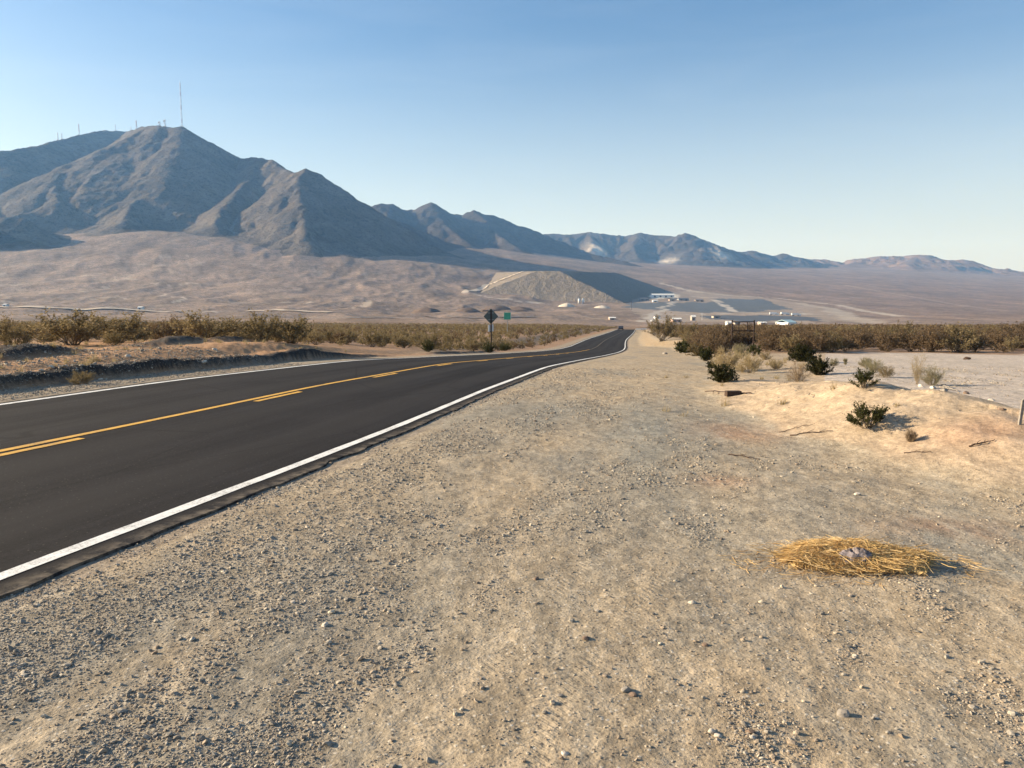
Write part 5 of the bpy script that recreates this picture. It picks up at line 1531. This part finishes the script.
# white barrier board at the crest
x = float(ab(641, 330)[0] * 205); zg = tz(x, 205); zc = float(at(641, 329, 205)[2])
o = empty('barrier', (x, 205, zg)); zl = max(zc - zg, .7)
MB().box((0, 0, zl), (2.9, .06, .34)).build('board', M['white_paint'], o)
for xx in (-1.1, 1.1): MB().box((xx, .07, zl / 2 - .05), (.10, .08, zl + .2)).build('post', M['wood_grey'], o)
tag(o, 'white board barrier beside the road at its crest', 'barrier')


def pole(u, v, vt, label, mat='wood_dark', d0=500):
    p = hit(u, v, d0); H_ = (v - vt) * p[1] / F
    o = empty('utility_pole', p)
    MB().tube([(0, 0, -.5), (0, 0, H_)], [.32, .24], 8).build('pole', M[mat], o)
    MB().box((0, 0, H_ - 1.0), (3.0, .22, .25)).build('crossarm', M[mat], o)
    return tag(o, label, 'utility pole')


pole(631.5, 310, 301.5, 'dark utility pole at the left end of the dark yard')
pole(702, 320, 313, 'pale utility pole right of the narrow pale building', 'mast_white')


def heap(u, v, wpx, hpx, label, mat, seed, d0=500, name='earth_mound'):
    p = hit(u, v, d0); w_ = wpx * p[1] / F / 2; h_ = hpx * p[1] / F
    n, mR = 36, 12; vs = []; fs = []
    th = np.linspace(0, 2 * math.pi, n, endpoint=False)
    for k in range(mR):
        r = 1 - k / mR
        rr_ = w_ * r * (1 + .22 * fbm(np.cos(th) * 1.6 + seed, np.sin(th) * 1.6 + k * .12, 2, seed))
        for t in range(n): vs.append((rr_[t] * math.cos(th[t]), rr_[t] * math.sin(th[t]) * .9, h_ * (1 - r ** 1.5) * (1 - .25 * (1 - r) ** 2) - .6 * r + .05 * h_ * float(noise(th[t] * 2, k * .7, seed))))
    vs.append((0, 0, h_ * .97))
    for k in range(mR - 1):
        for t in range(n): fs.append((k * n + t, k * n + (t + 1) % n, (k + 1) * n + (t + 1) % n, (k + 1) * n + t))
    for t in range(n): fs.append(((mR - 1) * n + t, (mR - 1) * n + (t + 1) % n, len(vs) - 1))
    o = MB().add(vs, fs).build(name, M[mat], None, True); o.location = [float(c_) for c_ in p]
    return tag(o, label, 'mound')


heap(427, 312.5, 34, 6.0, 'brown pointed earth mound left of the diamond sign, third from the sign', 'heap', 1)
heap(467, 312.5, 32, 6.0, 'brown pointed earth mound just left of the diamond sign', 'heap', 2)
heap(496, 309.5, 34, 5, 'brown earth mound rising right behind the diamond sign', 'heap', 3)
heap(519, 310, 32, 4.2, 'low brown earth mound above the green sign', 'heap', 4)
heap(567, 306.5, 18, 4.2, 'pale crushed stone heap at the foot of the flat-topped hill, left one', 'pale_heap', 5, name='stone_heap')
heap(602, 308, 20, 3, 'pale crushed stone heap at the foot of the flat-topped hill, right one', 'pale_heap', 6, name='stone_heap')
for k, (u, lab) in enumerate(((579, 'white storage silo at the foot of the flat-topped hill, left one'), (583, 'white storage silo at the foot of the flat-topped hill, right one'))):
    p = hit(u, 303.5, 500); H_ = 5.5 * p[1] / F
    o = empty('silo', p)
    MB().tube([(0, 0, 0), (0, 0, H_ * .85)], [1.9, 1.9], 14).build('tank', M['wall_white'], o, True)
    MB().tube([(0, 0, H_ * .85), (0, 0, H_)], [2.0, .4], 14).build('roof', M['wall_grey'], o)
    tag(o, lab, 'silo')

# ------------------------------------------------------------------ haze
HZ = dict(x0=-8600, x1=8600, y0=-12100, y1=12100)
zmin = float(Gz.min()) - 1.0; zmax = 900.0
m = MB().box(((HZ['x0'] + HZ['x1']) / 2, (HZ['y0'] + HZ['y1']) / 2, (zmin + zmax) / 2), (HZ['x1'] - HZ['x0'], HZ['y1'] - HZ['y0'], zmax - zmin))
hm = bpy.data.materials.new('air_haze'); hm.use_nodes = True; hm.node_tree.nodes.clear()
ho = hm.node_tree.nodes.new('ShaderNodeOutputMaterial'); hv = hm.node_tree.nodes.new('ShaderNodeVolumePrincipled')
hv.inputs['Color'].default_value = (.24, .52, 1.0, 1); hv.inputs['Absorption Color'].default_value = (1, 1, 1, 1); hv.inputs['Density'].default_value = 8.4e-5; hv.inputs['Anisotropy'].default_value = .2
hv.inputs['Density Attribute'].default_value = ''; hv.inputs['Temperature Attribute'].default_value = ''
hm.node_tree.links.new(hv.outputs[0], ho.inputs['Volume'])
haze = m.build('haze', hm); tag(haze, 'thin blue haze over the valley', 'haze', None, 'stuff')

# ------------------------------------------------------------------ light, sky, camera
SUN_AZ, SUN_EL = math.radians(-81), math.radians(19.5)
sd_ = np.array([math.sin(SUN_AZ) * math.cos(SUN_EL), math.cos(SUN_AZ) * math.cos(SUN_EL), math.sin(SUN_EL)])
from mathutils import Vector
lt = bpy.data.lights.new('sun', 'SUN'); lt.energy = 4.8; lt.angle = math.radians(.5); lt.color = (1.0, .875, .68)
so = bpy.data.objects.new('sun', lt); so.rotation_euler = Vector(sd_).to_track_quat('Z', 'Y').to_euler(); so.location = (-50, 10, 40); link(so)
w = bpy.data.worlds.new('World'); SC.world = w; w.use_nodes = True
wt = w.node_tree; wt.nodes.clear()
sky = wt.nodes.new('ShaderNodeTexSky'); sky.sky_type = 'NISHITA'; sky.sun_disc = False
sky.sun_elevation = SUN_EL; sky.sun_rotation = SUN_AZ; sky.altitude = 900; sky.air_density = 1.0; sky.dust_density = 2.2; sky.ozone_density = 2.4
bg = wt.nodes.new('ShaderNodeBackground'); bg.inputs['Strength'].default_value = .072
wo = wt.nodes.new('ShaderNodeOutputWorld'); tc = wt.nodes.new('ShaderNodeTexCoord'); mp = wt.nodes.new('ShaderNodeMapping'); mp.inputs['Scale'].default_value = (1.2, 1.2, 9); mp.inputs['Rotation'].default_value = (0, .06, .3)
cn = wt.nodes.new('ShaderNodeTexNoise'); cn.inputs['Scale'].default_value = 2.2; cn.inputs['Detail'].default_value = 6; cn.inputs['Roughness'].default_value = .6; cn.inputs['Distortion'].default_value = .5
wt.links.new(tc.outputs['Generated'], mp.inputs[0]); wt.links.new(mp.outputs[0], cn.inputs['Vector'])
mr = wt.nodes.new('ShaderNodeMapRange'); mr.inputs['From Min'].default_value = .45; mr.inputs['From Max'].default_value = .8; mr.inputs['To Max'].default_value = .07; wt.links.new(cn.outputs['Fac'], mr.inputs['Value'])
mxs = wt.nodes.new('ShaderNodeMix'); mxs.data_type = 'RGBA'; wt.links.new(mr.outputs[0], mxs.inputs[0]); wt.links.new(sky.outputs[0], mxs.inputs[6]); mxs.inputs[7].default_value = (6.2, 6.6, 7.0, 1)
sx3 = wt.nodes.new('ShaderNodeSeparateXYZ'); wt.links.new(tc.outputs['Generated'], sx3.inputs[0])
hr = wt.nodes.new('ShaderNodeMapRange'); hr.interpolation_type = 'SMOOTHSTEP'; hr.inputs['From Min'].default_value = -.02; hr.inputs['From Max'].default_value = .36; hr.inputs['To Min'].default_value = .7; hr.inputs['To Max'].default_value = 0; wt.links.new(sx3.outputs[2], hr.inputs['Value'])
hsv = wt.nodes.new('ShaderNodeHueSaturation'); hsv.inputs['Saturation'].default_value = 1.14; wt.links.new(mxs.outputs[2], hsv.inputs['Color'])
mx2 = wt.nodes.new('ShaderNodeMix'); mx2.data_type = 'RGBA'; wt.links.new(hr.outputs[0], mx2.inputs[0]); wt.links.new(hsv.outputs[0], mx2.inputs[6]); mx2.inputs[7].default_value = (5.0, 5.05, 4.7, 1)
wt.links.new(mx2.outputs[2], bg.inputs[0]); wt.links.new(bg.outputs[0], wo.inputs[0])

cam = bpy.data.cameras.new('camera'); cam.sensor_width = 36; cam.lens = F / 1024 * 36; cam.clip_start = .05; cam.clip_end = 40000
co = bpy.data.objects.new('camera', cam); co.location = (0, 0, EYE); co.rotation_euler = (math.pi / 2 - PITCH, 0, 0); link(co); SC.camera = co

SC.view_settings.view_transform = 'Standard'; SC.view_settings.look = 'None'; SC.view_settings.exposure = 1.27; SC.view_settings.gamma = 1; SC.view_settings.use_curve_mapping = False
cy_ = SC.cycles
cy_.use_denoising = True
try: cy_.denoiser = 'OPENIMAGEDENOISE'
except Exception: pass
cy_.max_bounces = 6; cy_.diffuse_bounces = 3; cy_.glossy_bounces = 2; cy_.transmission_bounces = 3; cy_.volume_bounces = 1; cy_.transparent_max_bounces = 6
print('done', time.time() - T0)
